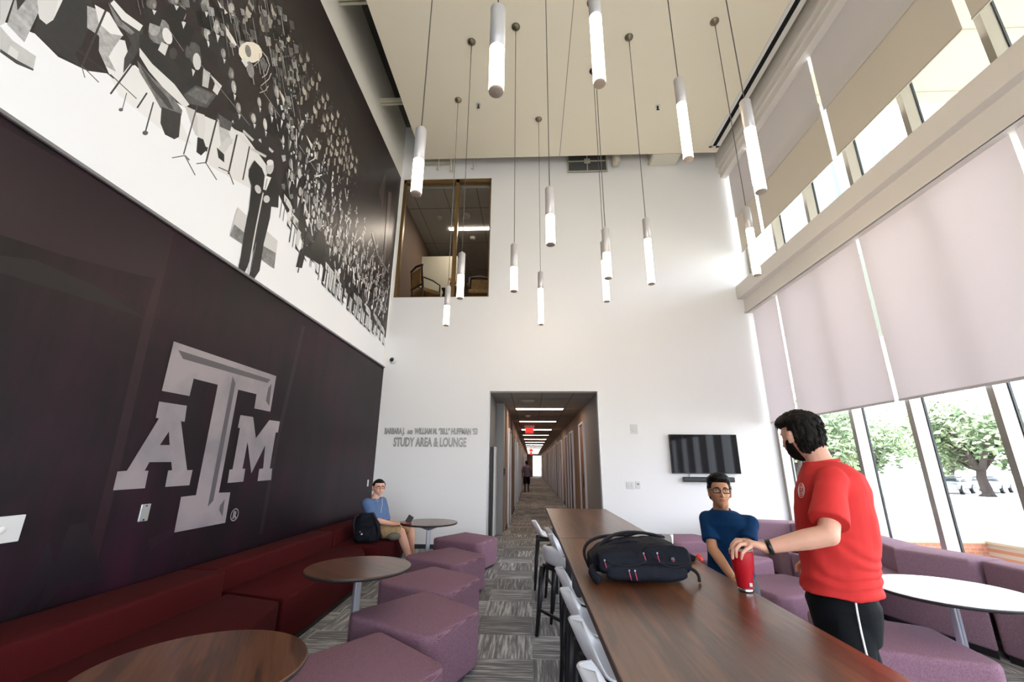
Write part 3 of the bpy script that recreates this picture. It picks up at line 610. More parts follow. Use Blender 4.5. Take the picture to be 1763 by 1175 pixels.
# dense orchestra: seen mostly as slivers of white, grey and black
Fl = sorted(fl)
def floor_z(y):
    for (a, za), (b, zb) in zip(Fl[:-1], Fl[1:]):
        if a <= y <= b: return za+(zb-za)*(y-a)/(b-a)
    return Fl[0][1] if y < Fl[0][0] else Fl[-1][1]
def player(y, z, s, front):
    r = random.random(); dk = random.choice((32, 38, 46, 54))
    P.poly([(y-.10*s, z+.30*s), (y-.04*s, z+.40*s), (y+.07*s, z+.38*s), (y+.12*s, z+.22*s), (y+.10*s, z-.02*s), (y-.09*s, z-.0*s)], dk)
    P.poly([(y-.02*s, z+.36*s), (y+.04*s, z+.36*s), (y+.02*s, z+.18*s)], random.choice((230, 210, 190)))
    P.ell((y+.01*s, z+.50*s), .062*s, .095*s, random.choice((50, 70, 110)), seg=10); P.ell((y+.025*s, z+.475*s), .045*s, .075*s, random.choice((150, 176, 200, 130)), 5, seg=10)
    a = random.uniform(-.9, .9); L = random.uniform(.2, .5)*s; w = random.uniform(.008, .022)*s; x0, z0 = y+random.uniform(-.1, .12)*s, z+random.uniform(.05, .25)*s
    P.poly([(x0-w, z0), (x0+w, z0), (x0+w+math.sin(a)*L, z0+math.cos(a)*L), (x0-w+math.sin(a)*L, z0+math.cos(a)*L)], random.choice((236, 214, 180, 120)))
    for q in range(3):
        x0, z0 = y+random.uniform(-.16, .16)*s, z+random.uniform(-.1, .4)*s; c = random.choice((228, 205, 170, 120, 60, 40)); t = random.uniform(.02, .07)*s
        P.poly([(x0-t, z0-t*.3), (x0+t*.4, z0+t), (x0+t, z0-t*.2), (x0, z0-t*1.4)], c)
    if front:
        lc = random.choice((34, 44, 60, 170, 205)); P.poly([(y-.09*s, z+.04*s), (y+.10*s, z+.02*s), (y+.22*s, z-.06*s), (y+.20*s, z-.36*s), (y+.13*s, z-.38*s), (y+.12*s, z-.12*s), (y-.06*s, z-.08*s)], lc)
        P.poly([(y+.12*s, z-.36*s), (y+.28*s, z-.44*s), (y+.14*s, z-.43*s)], 30)
        for q in range(2): x0 = y+random.uniform(-.15, .1)*s; P.poly([(x0, z), (x0+.012, z), (x0+.03*s, z-.42*s), (x0+.018*s, z-.42*s)], 60)
        if random.random() < .7: x0 = y+.25*s; P.poly([(x0, z+.2*s), (x0+.012, z+.2*s), (x0+.012, z-.40*s), (x0, z-.40*s)], 70); P.poly([(x0-.1*s, z-.46*s), (x0, z-.38*s), (x0+.12*s, z-.5*s), (x0, z-.40*s)], 90); P.poly([(x0-.09*s, z+.18*s), (x0+.1*s, z+.24*s), (x0+.08*s, z+.08*s), (x0-.07*s, z+.05*s)], random.choice((70, 110, 220)))
for row in range(8, -1, -1):
    y = 4.15 + random.uniform(0, .15)
    while y < 8.35:
        fz = floor_z(y); s_ = random.uniform(.72, .95)*(1-.07*row); yy = y
        if not (y < 4.45 and row < 3): player(yy, fz+.12+row*.165+random.uniform(-.05, .05), s_, row == 0 or (row == 1 and random.random() < .5))
        y += random.uniform(.14, .24)+.02*row
for k in range(260):
    y = random.uniform(1.6, 4.4); fz = floor_z(y); z = fz+random.uniform(.95, 2.2); t = random.uniform(.02, .07)
    P.poly([(y-t, z-t*.3), (y+t*.4, z+t), (y+t, z-t*.2), (y, z-t*1.5)], random.choice((40, 60, 90, 110, 150)))
    if k % 3 == 0: P.poly([(y, z), (y+.01, z), (y+.16, z-.22), (y+.15, z-.22)], random.choice((150, 200, 110)))
P.px([(546, 394), (558, 404), (560, 440), (550, 456), (534, 446), (524, 440), (519, 462), (509, 460), (516, 430), (538, 418)], 34); P.ell((549, 386), 5, 9, 160, px=True); P.line([(527, 405), (512, 470)], 1.6, 60)
P.ell((430, 90), 21, 18, (236, 228, 212), px=True, ang=.3); P.ell((426, 88), 5, 11, 128, px=True, ang=-.2); P.ell((430, 120), 6, 15, 140, px=True, ang=-.2); P.px([(420, 98), (426, 112), (422, 116), (414, 104)], 220)
for pts in ([(448, 86), (458, 98), (463, 112), (458, 128), (450, 134)], [(446, 92), (446, 104), (436, 114)], [(466, 126), (462, 136), (448, 148)], [(461, 148), (456, 156), (446, 160)]): P.line(pts, 1.5, 178, 10)
P.px([(446, 104), (452, 98), (460, 112), (456, 124), (450, 118)], 112)
P.px([(408, 357), (423, 371), (421, 420), (395, 405)], 200); P.px([(402, 386), (421, 402), (420, 422), (395, 406)], 124)
P.px([(455, 395), (477, 415), (471, 462), (447, 445)], 204); P.px([(450, 422), (474, 436), (471, 463), (447, 445)], 128)
P.px([(437, 276), (428, 292), (427, 304), (432, 320), (428, 360), (420, 395), (414, 440), (411, 455), (424, 462), (432, 440), (441, 415), (431, 470), (437, 480), (446, 466), (453, 420), (464, 375), (466, 356), (478, 358), (480, 322), (472, 298), (466, 288), (456, 306), (450, 290)], 40)
P.px([(411, 453), (424, 461), (420, 470), (409, 464)], 30); P.px([(430, 468), (438, 472), (437, 482), (426, 480)], 30)
P.px([(455, 302), (466, 306), (457, 328), (452, 326)], 232); P.line([(459, 308), (455, 326)], 1.6, 150); P.ell((464, 288), 6.4, 12.5, 196, px=True, ang=.12); P.ell((464, 280), 6, 5, 222, px=True); P.ell((443, 326), 5, 8, 196, px=True, ang=-.4); P.ell((458, 343), 5.5, 6.5, 200, px=True); P.line([(452, 332), (440, 392), (425, 474)], 2.2, 206); P.line([(443, 392), (430, 470)], 1.2, 60)
for pts in ([(585, 280), (590, 330), (575, 390), (600, 420), (640, 470)],): pass
P.px([(668, 330), (674, 332), (662, 455), (656, 462), (660, 440)], (96, 84, 80)); P.px([(652, 330), (662, 300), (664, 304), (658, 360)], (84, 74, 70))
P.line([(640, 400), (650, 440), (668, 470)], 2.4, 130)
mu = finish(P.bm, 'mural', PRINT); tag(mu, 'black and white concert photo mural across the upper left wall', 'mural')
bm = bmesh.new(); box(bm, (XL, YN, 3.435), (XL+.028, YB, 3.462), .004, 1); tag(finish(bm, 'mural_ledge', mat('ledge_edge', (120, 118, 120), .5)), 'thin ledge strip under the concert mural', 'ledge')
# streaks printed on the dark graphic
P2 = Print()
def streak(pts, c): P2.px(pts, c)
streak([(292, 398), (300, 400), (262, 560), (208, 800), (160, 1000), (140, 1000), (190, 800), (245, 560)], (34, 12, 22)); streak([(520, 560), (526, 562), (480, 760), (452, 920), (446, 920), (474, 760)], (30, 12, 21))
streak([(110, 1010), (180, 1000), (150, 900), (120, 905), (60, 1060)], (19, 9, 18)); streak([(70, 960), (84, 930), (96, 990), (20, 1070), (0, 1080)], (19, 9, 18)); streak([(255, 930), (310, 905), (300, 920), (258, 950)], (26, 9, 18))
streak([(0, 216), (180, 318), (296, 394), (272, 480), (240, 474), (110, 440), (0, 404)], (30, 12, 22)); streak([(0, 440), (60, 448), (160, 490), (262, 556), (240, 545), (100, 500), (0, 470)], (13, 8, 14))
o = finish(P2.bm, 'wall_print_streaks', mat('streak_x', (40, 24, 34), .45)); o.data.materials[0] = PRINT; o.parent = bpy.data.objects['wall_left_lower']
# ---------------------------------------------------------------- block letter logo
def crop(p): return (170+p[0]/3.0909, 560+p[1]/3.0909)
LG = NT('logo_white', rough=.42)
LG.base(LG.ramp(LG.noise(LG.o, 2.2, 4), [(.4, (126, 120, 127)), (.6, (146, 136, 141))])); LG = LG.m
LG2 = mat('logo_grey', (80, 76, 82), .45)
lg = empty('wall_logo', (XL, 3.9, 1.8), 'large pale ATM block letter logo with grey bevels on the dark wall', 'logo')
def logo_poly(name, loops, m, d):
    bm = bmesh.new(); l3 = [[wall_pt(*crop(p)) for p in l] for l in loops]
    fs = polys_mesh(bm, l3, lambda a, b: V3((XL+d, a, b)))
    bmesh.ops.recalc_face_normals(bm, faces=bm.faces[:])
    return finish(bm, name, m, lg, world=True)
bpy.context.view_layer.update()
logo_poly('letter_T', [[(397, 87), (943, 272), (911, 461), (826, 444), (838, 368), (740, 344), (637, 893), (698, 891), (671, 1053), (399, 1105), (436, 915), (515, 906), (632, 318), (503, 285), (481, 378), (333, 350)]], LG, .004)
bm = bmesh.new()
for l in ([(420, 133), (912, 290), (895, 308), (445, 180)], [(918, 313), (905, 432), (887, 403), (900, 335)], [(710, 272), (725, 310), (607, 935), (577, 968)], [(668, 927), (655, 1020), (638, 985), (643, 960)]):
    polys_mesh(bm, [[wall_pt(*crop(p)) for p in l]], lambda a, b: V3((XL+.0055, a, b)))
o = finish(bm, 'letter_bevel', LG2, lg, world=True); o['label'] = 'darker grey bevel strips'
logo_poly('letter_A', [[(319, 407), (467, 430), (455, 515), (435, 512), (468, 773), (497, 772), (480, 853), (351, 862), (367, 775), (388, 773), (384, 729), (267, 730), (242, 775), (262, 776), (243, 869), (73, 880), (97, 780), (147, 776), (318, 497), (301, 494)], [(371, 567), (375, 639), (323, 639)]], LG, .004)
logo_poly('letter_M', [[(752, 479), (820, 490), (834, 603), (906, 506), (962, 514), (952, 572), (940, 572), (908, 765), (921, 764), (915, 825), (843, 831), (852, 767), (873, 763), (884, 640), (810, 790), (790, 623), (763, 765), (778, 765), (767, 834), (683, 841), (694, 770), (710, 768), (750, 548), (738, 547)]], LG, .004)
ey, ez = wall_pt(*crop((721, 1010)))
ry_ = (wall_pt(*crop((742, 1010)))[0]-wall_pt(*crop((700, 1010)))[0])/2; rz_ = (wall_pt(*crop((721, 977)))[1]-wall_pt(*crop((721, 1044)))[1])/2
bm = bmesh.new(); ring = lambda s: [(ey+ry_*s*math.cos(2*PI*k/28), ez+rz_*s*math.sin(2*PI*k/28)) for k in range(28)]
polys_mesh(bm, [ring(1), ring(.82)], lambda a, b: V3((XL+.004, a, b))); finish(bm, 'registered_ring', LG, lg, world=True)
o = text_mesh('R', rz_*1.5, LG, lg, (.004, ey-3.9, ez-1.8-rz_*.52), rot=(PI/2, 0, PI/2), bold=.006, ext=.0005, name='registered_letter')
# ---------------------------------------------------------------- things on the walls
g = empty('wall_lettering', (-2.0, YB, 2.05), 'brushed grey metal lettering beside the corridor opening', 'lettering')
def fit_text(s, x0, x1, z, h, name):
    o = text_mesh(s, h/.73, GREYL, g, ((x0+x1)/2+2.0, -.004, z-2.05), bold=.009, ext=.006, name=name)
    wd = max(v.co.x for v in o.data.vertices)-min(v.co.x for v in o.data.vertices); k = (x1-x0)/wd
    for v in o.data.vertices: v.co.x *= k
fit_text('BARBARA J.', -2.94, -2.53, 2.085, .115, 'text_line'); fit_text('AND', -2.48, -2.36, 2.085, .07, 'text_line'); fit_text('WILLIAM M. “BILL” HUFFMAN ’53', -2.33, -1.06, 2.085, .115, 'text_line')
fit_text('STUDY AREA & LOUNGE', -2.74, -1.28, 1.845, .175, 'text_line')
def plate(name, loc, sx, sz, lab, cat, side='end', extra=None, m=PLATE):
    g = empty(name, loc, lab, cat, rz=0 if side == 'end' else PI/2)
    bm = bmesh.new(); box(bm, (-sx/2, -.012, -sz/2), (sx/2, 0, sz/2), .004, 2); pb = finish(bm, 'plate_body', m, g)
    if extra: extra(pb)
    return g
def two_sw(g):
    for x in (-.028, .028): bm = bmesh.new(); box(bm, (x-.017, -.018, -.035), (x+.017, -.01, .035), .002, 1); finish(bm, 'rocker', mat('rocker_grey', (205, 205, 205), .4), g)
plate('light_switch', (1.865, YB, 1.155), .15, .13, 'double light switch plate left of the thermostat below the speaker', 'switch', extra=two_sw)
def thermo(g):
    bm = bmesh.new(); box(bm, (-.02, -.016, .0), (.02, -.011, .03)); finish(bm, 'display', mat('lcd_grey', (120, 126, 122), .4), g)
    bm = bmesh.new(); lathe(bm, [(.012, 0), (.012, .006)], 0, 0, 12); o = finish(bm, 'button', mat('rocker_grey', (205, 205, 205), .4), g); o.rotation_euler = (PI/2, 0, 0); o.location = (0, -.01, -.03)
plate('thermostat', (2.01, YB, 1.16), .085, .13, 'small white thermostat right of the double light switch', 'thermostat', extra=thermo)
def spk(g):
    bm = bmesh.new(); lathe(bm, [(.05, 0), (.05, .01), (.045, .012)], 0, 0, 24); o = finish(bm, 'speaker_cone', mat('rocker_grey', (205, 205, 205), .4), g); o.rotation_euler = (PI/2, 0, 0); o.location = (0, -.01, -.01)
plate('wall_speaker', (2.01, YB, 2.2), .14, .18, 'square white wall speaker above the light switch', 'speaker', extra=spk)
g = empty('security_camera', (-2.89, YB, 3.59), 'white dome security camera with black eye near the mural corner', 'camera')
bm = bmesh.new(); ball(bm, (0, -.03, 0), (.075, .05, .075), 24); finish(bm, 'camera_housing', PLATE, g)
bm = bmesh.new(); ball(bm, (-.01, -.065, .005), (.045, .035, .045), 20); finish(bm, 'camera_eye', BLACKP, g)
def lplate(name, y, z, sy, sz, lab, cat, m, holes=True):
    g = empty(name, (XL, y, z), lab, cat)
    bm = bmesh.new(); box(bm, (0, -sy/2, -sz/2), (.012, sy/2, sz/2), .004, 2); finish(bm, 'plate_body', m, g)
    if holes:
        bm = bmesh.new()
        for dz in (-.4, .4): ball(bm, (.013, 0, dz*sz), .007, 8)
        finish(bm, 'screw', BLACKM, g)
    return g
lplate('outlet_plate', 3.485, 1.115, .085, .13, 'steel blank wall plate under the large logo', 'wall plate', mat('steel_plate', (190, 192, 190), .3, metal=.7))
lplate('outlet_plate', 8.28, 1.155, .06, .12, 'small white wall plate at the far end of the dark wall', 'wall plate', PLATE, False)
g = lplate('control_box', 2.50, 1.115, .28, .15, 'white box with a round button cut by the left picture edge', 'control box', PLATE, False)
bm = bmesh.new(); ball(bm, (.014, .03, .0), (.012, .022, .022), 16); finish(bm, 'button', mat('button_white', (225, 225, 225), .3), g)
# television and sound bar
g = empty('television', (3.285, YB, 1.735), 'wide flat black television on the end wall', 'television')
bm = bmesh.new(); box(bm, (-.635, -.075, -.36), (.635, -.035, .36), .006, 2); finish(bm, 'tv_body', BLACKP, g)
bm = bmesh.new(); box(bm, (-.625, -.0765, -.345), (.625, -.0755, .352)); finish(bm, 'screen', mat('tv_glass', (22, 21, 26), .05, spec=.16), g)
bm = bmesh.new(); box(bm, (-.3, -.036, -.2), (.3, 0, .2)); finish(bm, 'tv_mount', BLACKM, g)
g = empty('sound_bar', (3.31, YB, 1.27), 'slim black sound bar under the television', 'sound bar')
bm = bmesh.new(); box(bm, (-.47, -.1, -.045), (.47, -.015, .045), .018, 3); finish(bm, 'bar_body', BLACKP, g)
bm = bmesh.new()
for x in (-.3, .3): box(bm, (x-.03, -.03, -.02), (x+.03, 0, .09))
finish(bm, 'bracket', PLATE, g)
# ---------------------------------------------------------------- pendant lamps
PD = [('short', -1.384, 6.528, 3.68, 'the pendant lamp nearest the upper window, its glowing end just below the sill', ),
      ('short', -.966, 5.367, 3.68, 'short pendant lamp hanging in front of the right upper window pane'),
      ('short', -.218, 5.141, 3.68, 'short pendant lamp hanging right of the upper window, canopy at ceiling visible'),
      ('long', .18, 7.059, 3.86, 'long thin pendant lamp furthest back, above the corridor opening'),
      ('long', 1.64, 5.384, 3.87, 'long pendant lamp in mid air left of the shades, canopy visible'),
      ('long', 2.94, 5.176, 3.885, 'long pendant lamp nearest the beam end on the right wall'),
      ('long', 1.14, 5.99, 3.86, 'long pendant lamp mostly hidden behind a nearer short one'),
      ('short', .95, 4.816, 3.70, 'short pendant lamp overlapping a longer one behind it, right of centre'),
      ('short', -.985, 3.12, 3.74, 'short pendant lamp in front of the mural edge on the left'),
      ('short', -.203, 2.04, 3.67, 'thick short pendant lamp at the top, left of centre'),
      ('long', 1.57, 3.6, 4.42, 'long pendant lamp at upper right, left of the one touching the shades'),
      ('long', 2.04, 3.32, 3.83, 'long pendant lamp crossing the ceiling slot at the right'),
      ('short', .21, 3.95, 3.69, 'short pendant lamp in the very middle of the room'),
      ('long', .53, 2.56, 4.27, 'large pendant lamp cut by the top edge, right of centre')]
def pendant(kind):
    L, G = (.69, .345) if kind == 'short' else (1.01, .68)
    g = empty('pendant_lamp', (0, 0, 0), 'x', 'lamp')
    bm = bmesh.new(); lathe(bm, [(.043, .008), (.047, .012), (.047, G), (.043, G)], 0, 0, 28); finish(bm, 'glowing_tube', LGLOW, g)
    bm = bmesh.new(); lathe(bm, [(.0008, 0), (.038, .0), (.046, .004), (.047, .012), (.04, .012)], 0, 0, 28); lathe(bm, [(.006, -.002), (.006, .001)], 0, 0, 10); finish(bm, 'end_cap', LENSM, g)
    bm = bmesh.new(); lathe(bm, [(.044, G), (.049, G+.004), (.049, L-.012), (.040, L), (.012, L+.004), (.008, L+.03)], 0, 0, 28); finish(bm, 'lamp_housing', LAMPM, g)
    return g, L
protos = {}
for kind, x, y, zb, lab in PD:
    if kind not in protos: protos[kind] = pendant(kind); o = protos[kind][0]
    else: o = copy_tree(protos[kind][0])
    o.location = (x, y, zb); o['label'] = lab; o['group'] = 'tube pendant lamps'
    L = protos[kind][1]
    bm = bmesh.new(); tube(bm, [(0, 0, L), (0, 0, CZ-zb-.02)], .0055, 6); finish(bm, 'lamp_cord', CORD, o)
    bm = bmesh.new(); lathe(bm, [(.012, CZ-zb-.06), (.02, CZ-zb-.05), (.055, CZ-zb-.03), (.068, CZ-zb-.012), (.068, CZ-zb)], 0, 0, 24); finish(bm, 'ceiling_canopy', CANOPY, o)
# ---------------------------------------------------------------- tables
TZ = .95
def bar_table(y0, y1, xl0, xl1, lab):
    g = empty('bar_table', ((xl0+xl1)/2+.4, (y0+y1)/2, 0), lab, 'table', 'long walnut bar tables')
    ox, oy = g.location.x, g.location.y
    W_ = .79
    pts = [(xl0-ox, y0-oy), (xl0+W_-ox, y0-oy), (xl1+W_-ox, y1-oy), (xl1-ox, y1-oy)]
    bm = bmesh.new(); prism(bm, pts, TZ-.032, TZ)
    bmesh.ops.bevel(bm, geom=[e for e in bm.edges], offset=.0025, segments=1, affect='EDGES')
    finish(bm, 'table_top', WALNUT, g)
    bm = bmesh.new(); q = [(p[0]*.999, p[1]*.9995) for p in pts]; prism(bm, [(p[0]*1.001, p[1]*1.0005) for p in pts], TZ-.03, TZ-.003); finish(bm, 'edge_band', mat('brown_edge_band', (72, 58, 50), .5), g)
    for sx in (.10, .69):
        for yy in (y0+.25, y1-.25):
            x = xl0+(xl1-xl0)*(yy-y0)/(y1-y0)+sx
            bm = bmesh.new(); box(bm, (x-ox-.03, yy-oy-.03, 0), (x-ox+.03, yy-oy+.03, TZ-.03), .004, 1); finish(bm, 'leg', BLACKM, g)
    for yy in (y0+.25, y1-.25):
        x = xl0+(xl1-xl0)*(yy-y0)/(y1-y0)
        bm = bmesh.new(); box(bm, (x+.10-ox, yy-oy-.025, TZ-.09), (x+.69-ox, yy-oy+.025, TZ-.033)); finish(bm, 'cross_rail', BLACKM, g)
    return g
bar_table(3.675, 6.10, .214, .19, 'far long walnut bar table reaching the corridor opening')
bar_table(1.245, 3.67, .239, .2145, 'near long walnut bar table carrying the backpack and red tumbler')
def round_table(x, y, r, z, lab, m, rz=0):
    g = empty('round_table', (x, y, 0), lab, 'table', 'round pedestal tables', rz=rz)
    bm = bmesh.new(); lathe(bm, [(r-.012, z-.022), (r-.003, z-.004), (r-.006, z)], 0, 0, 72); finish(bm, 'table_top', m, g)
    bm = bmesh.new(); lathe(bm, [(r-.03, z-.026), (r-.008, z-.024), (r, z-.012), (r-.002, z-.004), (r-.02, z-.006)], 0, 0, 72); finish(bm, 'edge_band', mat('dark_edge_band', (40, 36, 40), .5), g)
    bm = bmesh.new(); box(bm, (-.028, -.02, .03), (.028, .02, z-.06), .008, 2); box(bm, (-.012, -.026, .06), (.012, .026, z-.07)); finish(bm, 'pedestal', CHROME, g)
    bm = bmesh.new()
    for a in (0, PI/2):
        M = Matrix.Rotation(a, 3, 'Z')
        for s in (-1, 1): loft(bm, [(M @ V3((s*.02, 0, z-.08)), M @ V3((0, .02, 0)), V3((0, 0, .03))), (M @ V3((s*.2, 0, z-.035)), M @ V3((0, .016, 0)), V3((0, 0, .008)))], 12, power=4)
    finish(bm, 'top_bracket', CHROME, g)
    for k in range(4):
        M = Matrix.Rotation(k*PI/2+.2, 3, 'Z'); bm = bmesh.new()
        loft(bm, [(M @ V3((.0, 0, .085)), M @ V3((0, .026, 0)), V3((0, 0, .03))), (M @ V3((.40, 0, .028)), M @ V3((0, .02, 0)), V3((0, 0, .014)))], 12, power=5)
        ft_ = finish(bm, 'foot', CHROME, g)
        bm = bmesh.new(); M2 = M @ V3((.385, 0, 0)); lathe(bm, [(.015, 0), (.015, .015)], M2.x, M2.y, 12); finish(bm, 'glide', BLACKP, ft_)
    return g
round_table(-1.335, 1.92, .41, .72, 'nearest round walnut table at the bottom left of the picture', WALNUT2, .5)
round_table(-1.37, 3.68, .405, .72, 'second round walnut table in front of the red sofa', WALNUT2, .9)
round_table(-1.45, 6.42, .40, .72, 'far round walnut table beside the seated man in light blue', WALNUT2, .3)
round_table(2.94, 3.50, .45, .68, 'large pale round table beside the man in red, right picture edge', mat('pale_laminate', (214, 214, 218), .25, coat=.3), .35)  # window glare on the walnut top is put into this pale colour
round_table(2.98, 5.0, .40, .70, 'far right round table half hidden behind the outstretched arm', mat('pale_laminate', (214, 214, 218), .25), .2)  # same painted glare colour on this top
# ---------------------------------------------------------------- stools
def make_stool():
    g = empty('bar_stool', (0, 0, 0), 'x', 'stool')      # faces +x, seat height .615
    zs = .615
    # shell: L-shaped profile swept across the width, sides wrapping round the back
    prof = [(.225, .585, .165), (.222, .604, .185), (.19, .616, .20), (.10, .617, .212), (.0, .611, .22), (-.09, .609, .225), (-.135, .620, .222), (-.165, .648, .205), (-.190, .690, .172), (-.212, .735, .132), (-.230, .772, .088), (-.238, .788, .045)]
    def cr(a, b, c, d, t): return .5*((2*b)+(-a+c)*t+(2*a-5*b+4*c-d)*t*t+(-a+3*b-3*c+d)*t**3)
    pr = []
    for i in range(len(prof)-1):
        q = [prof[max(0, i-1)], prof[i], prof[i+1], prof[min(len(prof)-1, i+2)]]
        for k in range(4): pr.append(tuple(cr(q[0][j], q[1][j], q[2][j], q[3][j], k/4) for j in range(3)))
    pr.append(prof[-1]); bm = bmesh.new(); N = 22; top = []
    for x, z, wd in pr:
        lift = min(1, max(0, (-x-.03)/.15)); lift = lift*lift*(3-2*lift); row = []
        for k in range(N+1):
            u = -1+2*k/N
            row.append(bm.verts.new((x + u*u*.055*lift, u*wd, z + abs(u)**4*(.010+.022*lift*(1-lift)*2) - (u*u)*.02*max(0, (z-.70)/.1))))
        top.append(row)
    for i in range(len(top)-1):
        for k in range(N): bm.faces.new((top[i][k], top[i][k+1], top[i+1][k+1], top[i+1][k]))
    bmesh.ops.recalc_face_normals(bm, faces=bm.faces[:]); bmesh.ops.solidify(bm, geom=bm.faces[:], thickness=.010)
    for f in bm.faces: f.smooth = True
    finish(bm, 'seat_shell', SHELL, g)
    bm = bmesh.new(); box(bm, (-.15, -.195, zs-.055), (.19, .195, zs-.014), .016, 2); finish(bm, 'seat_frame', BLACKM, g)
    for sx in (-1, 1):
        for sy in (-1, 1):
            bm = bmesh.new(); loft(bm, [(V3((sx*.205, sy*.20, 0)), V3((.015, 0, 0)), V3((0, .015, 0))), (V3((sx*.158, sy*.160, zs-.03)), V3((.025, 0, 0)), V3((0, .025, 0)))], 8, power=5); finish(bm, 'leg', BLACKM, g)
    bm = bmesh.new(); z = .22
    for s in (-1, 1): box(bm, (s*.188-.008, -.18, z-.012), (s*.188+.008, .18, z+.012))
    finish(bm, 'footrest', BLACKM, g)
    return g
st0 = make_stool()
ST = [(.19, 6.17, .0, 'white bar stool pulled out furthest from camera, at the far table end'),
      (.34, 5.50, .15, 'white bar stool tucked under the far table, mostly hidden'),
      (.36, 4.98, -.1, 'white bar stool, third from the far end'),
      (.27, 4.42, .55, 'white bar stool turned so its curved back faces the camera'),
      (.36, 3.42, 0, 'white bar stool tucked in beside the backpack'),
      (.36, 2.88, 0, 'white bar stool, middle one of the three tucked near stools'),
      (.37, 2.37, 0, 'nearest fully visible white bar stool, its seat low in the picture'),
      (.36, 1.86, 0, 'white bar stool cut by the bottom picture edge'),
      (1.30, 5.08, PI+.2, 'white bar stool on the window side of the far table, only its tip showing'),
      (1.36, 3.50, PI+.9, 'white bar stool under the seated person in the navy shirt')]
for i, (x, y, rz, lab) in enumerate(ST):
    o = st0 if i == 0 else copy_tree(st0); o.location = (x+(.05 if i < 8 else 0), y, 0); o.rotation_euler = (0, 0, rz); o['label'] = lab; o['group'] = 'white bar stools'
# ---------------------------------------------------------------- ottomans
def make_ottoman(m, name='ottoman'):
    g = empty(name, (0, 0, 0), 'x', 'ottoman')
    pts = [(0, .48), (-.42, -.10), (-.36, -.2), (.27, -.58), (.36, -.55), (.58, .0), (.55, .06), (.06, .49)]
    bm = bmesh.new(); soft_prism(bm, [(p[0]*1.0, p[1]*1.0) for p in pts], .03, .41, .035, 4); finish(bm, 'cushion', m, g)
    bm = bmesh.new(); prism(bm, [(p[0]*.9, p[1]*.9) for p in pts], .0, .04); finish(bm, 'plinth', BLACKM, g)
    return g
ot0 = make_ottoman(PURPLE)
OT = [(-1.07, 2.80, .0, 'nearest purple ottoman, beside the bottom left round table'), (-.99, 3.77, .0, 'second purple ottoman from the camera, right of the second round table'),
      (-1.10, 4.74, .06, 'third purple ottoman from the camera, middle of the left row'), (-1.16, 5.90, -.03, 'fourth purple ottoman, in front of the seated man in light blue'), (-1.12, 7.26, .06, 'fifth purple ottoman, furthest in the left row, by the corridor'),
      (2.29, 3.50, .2, 'nearest pinkish purple ottoman behind the man in red'), (2.34, 4.72, .9, 'purple ottoman behind the red tumbler'), (2.36, 5.92, 1.2, 'purple ottoman directly behind the person in the navy shirt'), (2.35, 7.50, .8, 'purple ottoman furthest back on the window side')]
for i, (x, y, rz, lab) in enumerate(OT):
    o = ot0 if i == 0 else copy_tree(ot0); o.location = (x, y, 0); o.rotation_euler = (0, 0, rz); o['label'] = lab; o['group'] = 'purple ottomans'
# ---------------------------------------------------------------- red sofa along the left wall
def sofa_mod(name, seat, back, m, lab, grp, zb=.62, seams_=True):
    cx = sum(p[0] for p in seat)/len(seat); cy = sum(p[1] for p in seat)/len(seat)
    g = empty(name, (cx, cy, 0), lab, 'sofa', grp)
    L_ = lambda pts: [(p[0]-cx, p[1]-cy) for p in pts]
    bm = bmesh.new(); soft_prism(bm, L_(seat), .05, .41, .025, 3); finish(bm, 'seat', m, g)
    bm = bmesh.new(); soft_prism(bm, L_(back), .05, zb, .03, 3); finish(bm, 'backrest', m, g)
    bm = bmesh.new(); prism(bm, [((p[0]-cx)*.93, (p[1]-cy)*.97) for p in seat], 0, .06); finish(bm, 'plinth', BLACKM, g)
    return g
RS = [(-.9, 1.35, 'red'), (1.37, 3.98, ''), (4.0, 6.27, ''), (6.29, 8.5, '')]
labs = ['maroon sofa section nearest the camera, behind the picture edge', 'maroon sofa section behind the nearest round table', 'maroon sofa section behind the second round table', 'maroon sofa section at the end wall, with the seated man and his bag']
fronts = [(-2.1, -2.02), (-2.16, -2.02), (-2.16, -2.07), (-2.14, -2.30)]
bks = [(-2.66, -2.66), (-2.64, -2.64), (-2.74, -2.74), (-2.72, -2.78)]
for i, (ya, yb, _) in enumerate(RS):
    f0, f1 = fronts[i]; b0, b1 = bks[i]
    if i == 3: seat = [(b0-.02, ya), (f0+.05, ya), (-2.04, 7.15), (-2.32, yb), (b1-.02, yb)]
    elif i == 1: seat = [(b0-.02, ya), (f0, ya), (-1.95, 3.3), (-2.08, 3.88), (-2.60, yb+.06), (b1-.02, yb+.06)]
    elif i == 2: seat = [(b0-.02, ya+.1), (-2.58, ya+.09), (-2.07, 3.92), (-2.08, 4.5), (-2.14, 5.9), (-2.30, yb-.05), (b1-.02, yb)]
    else: seat = [(b0-.02, ya), (f0, ya), (f1, yb), (b1-.02, yb)]
    sofa_mod('sofa_section', seat, [(XL+.02, ya), (b0, ya), (b1, yb), (XL+.02, yb)], REDFAB, labs[i], 'maroon sofa sections', .61)
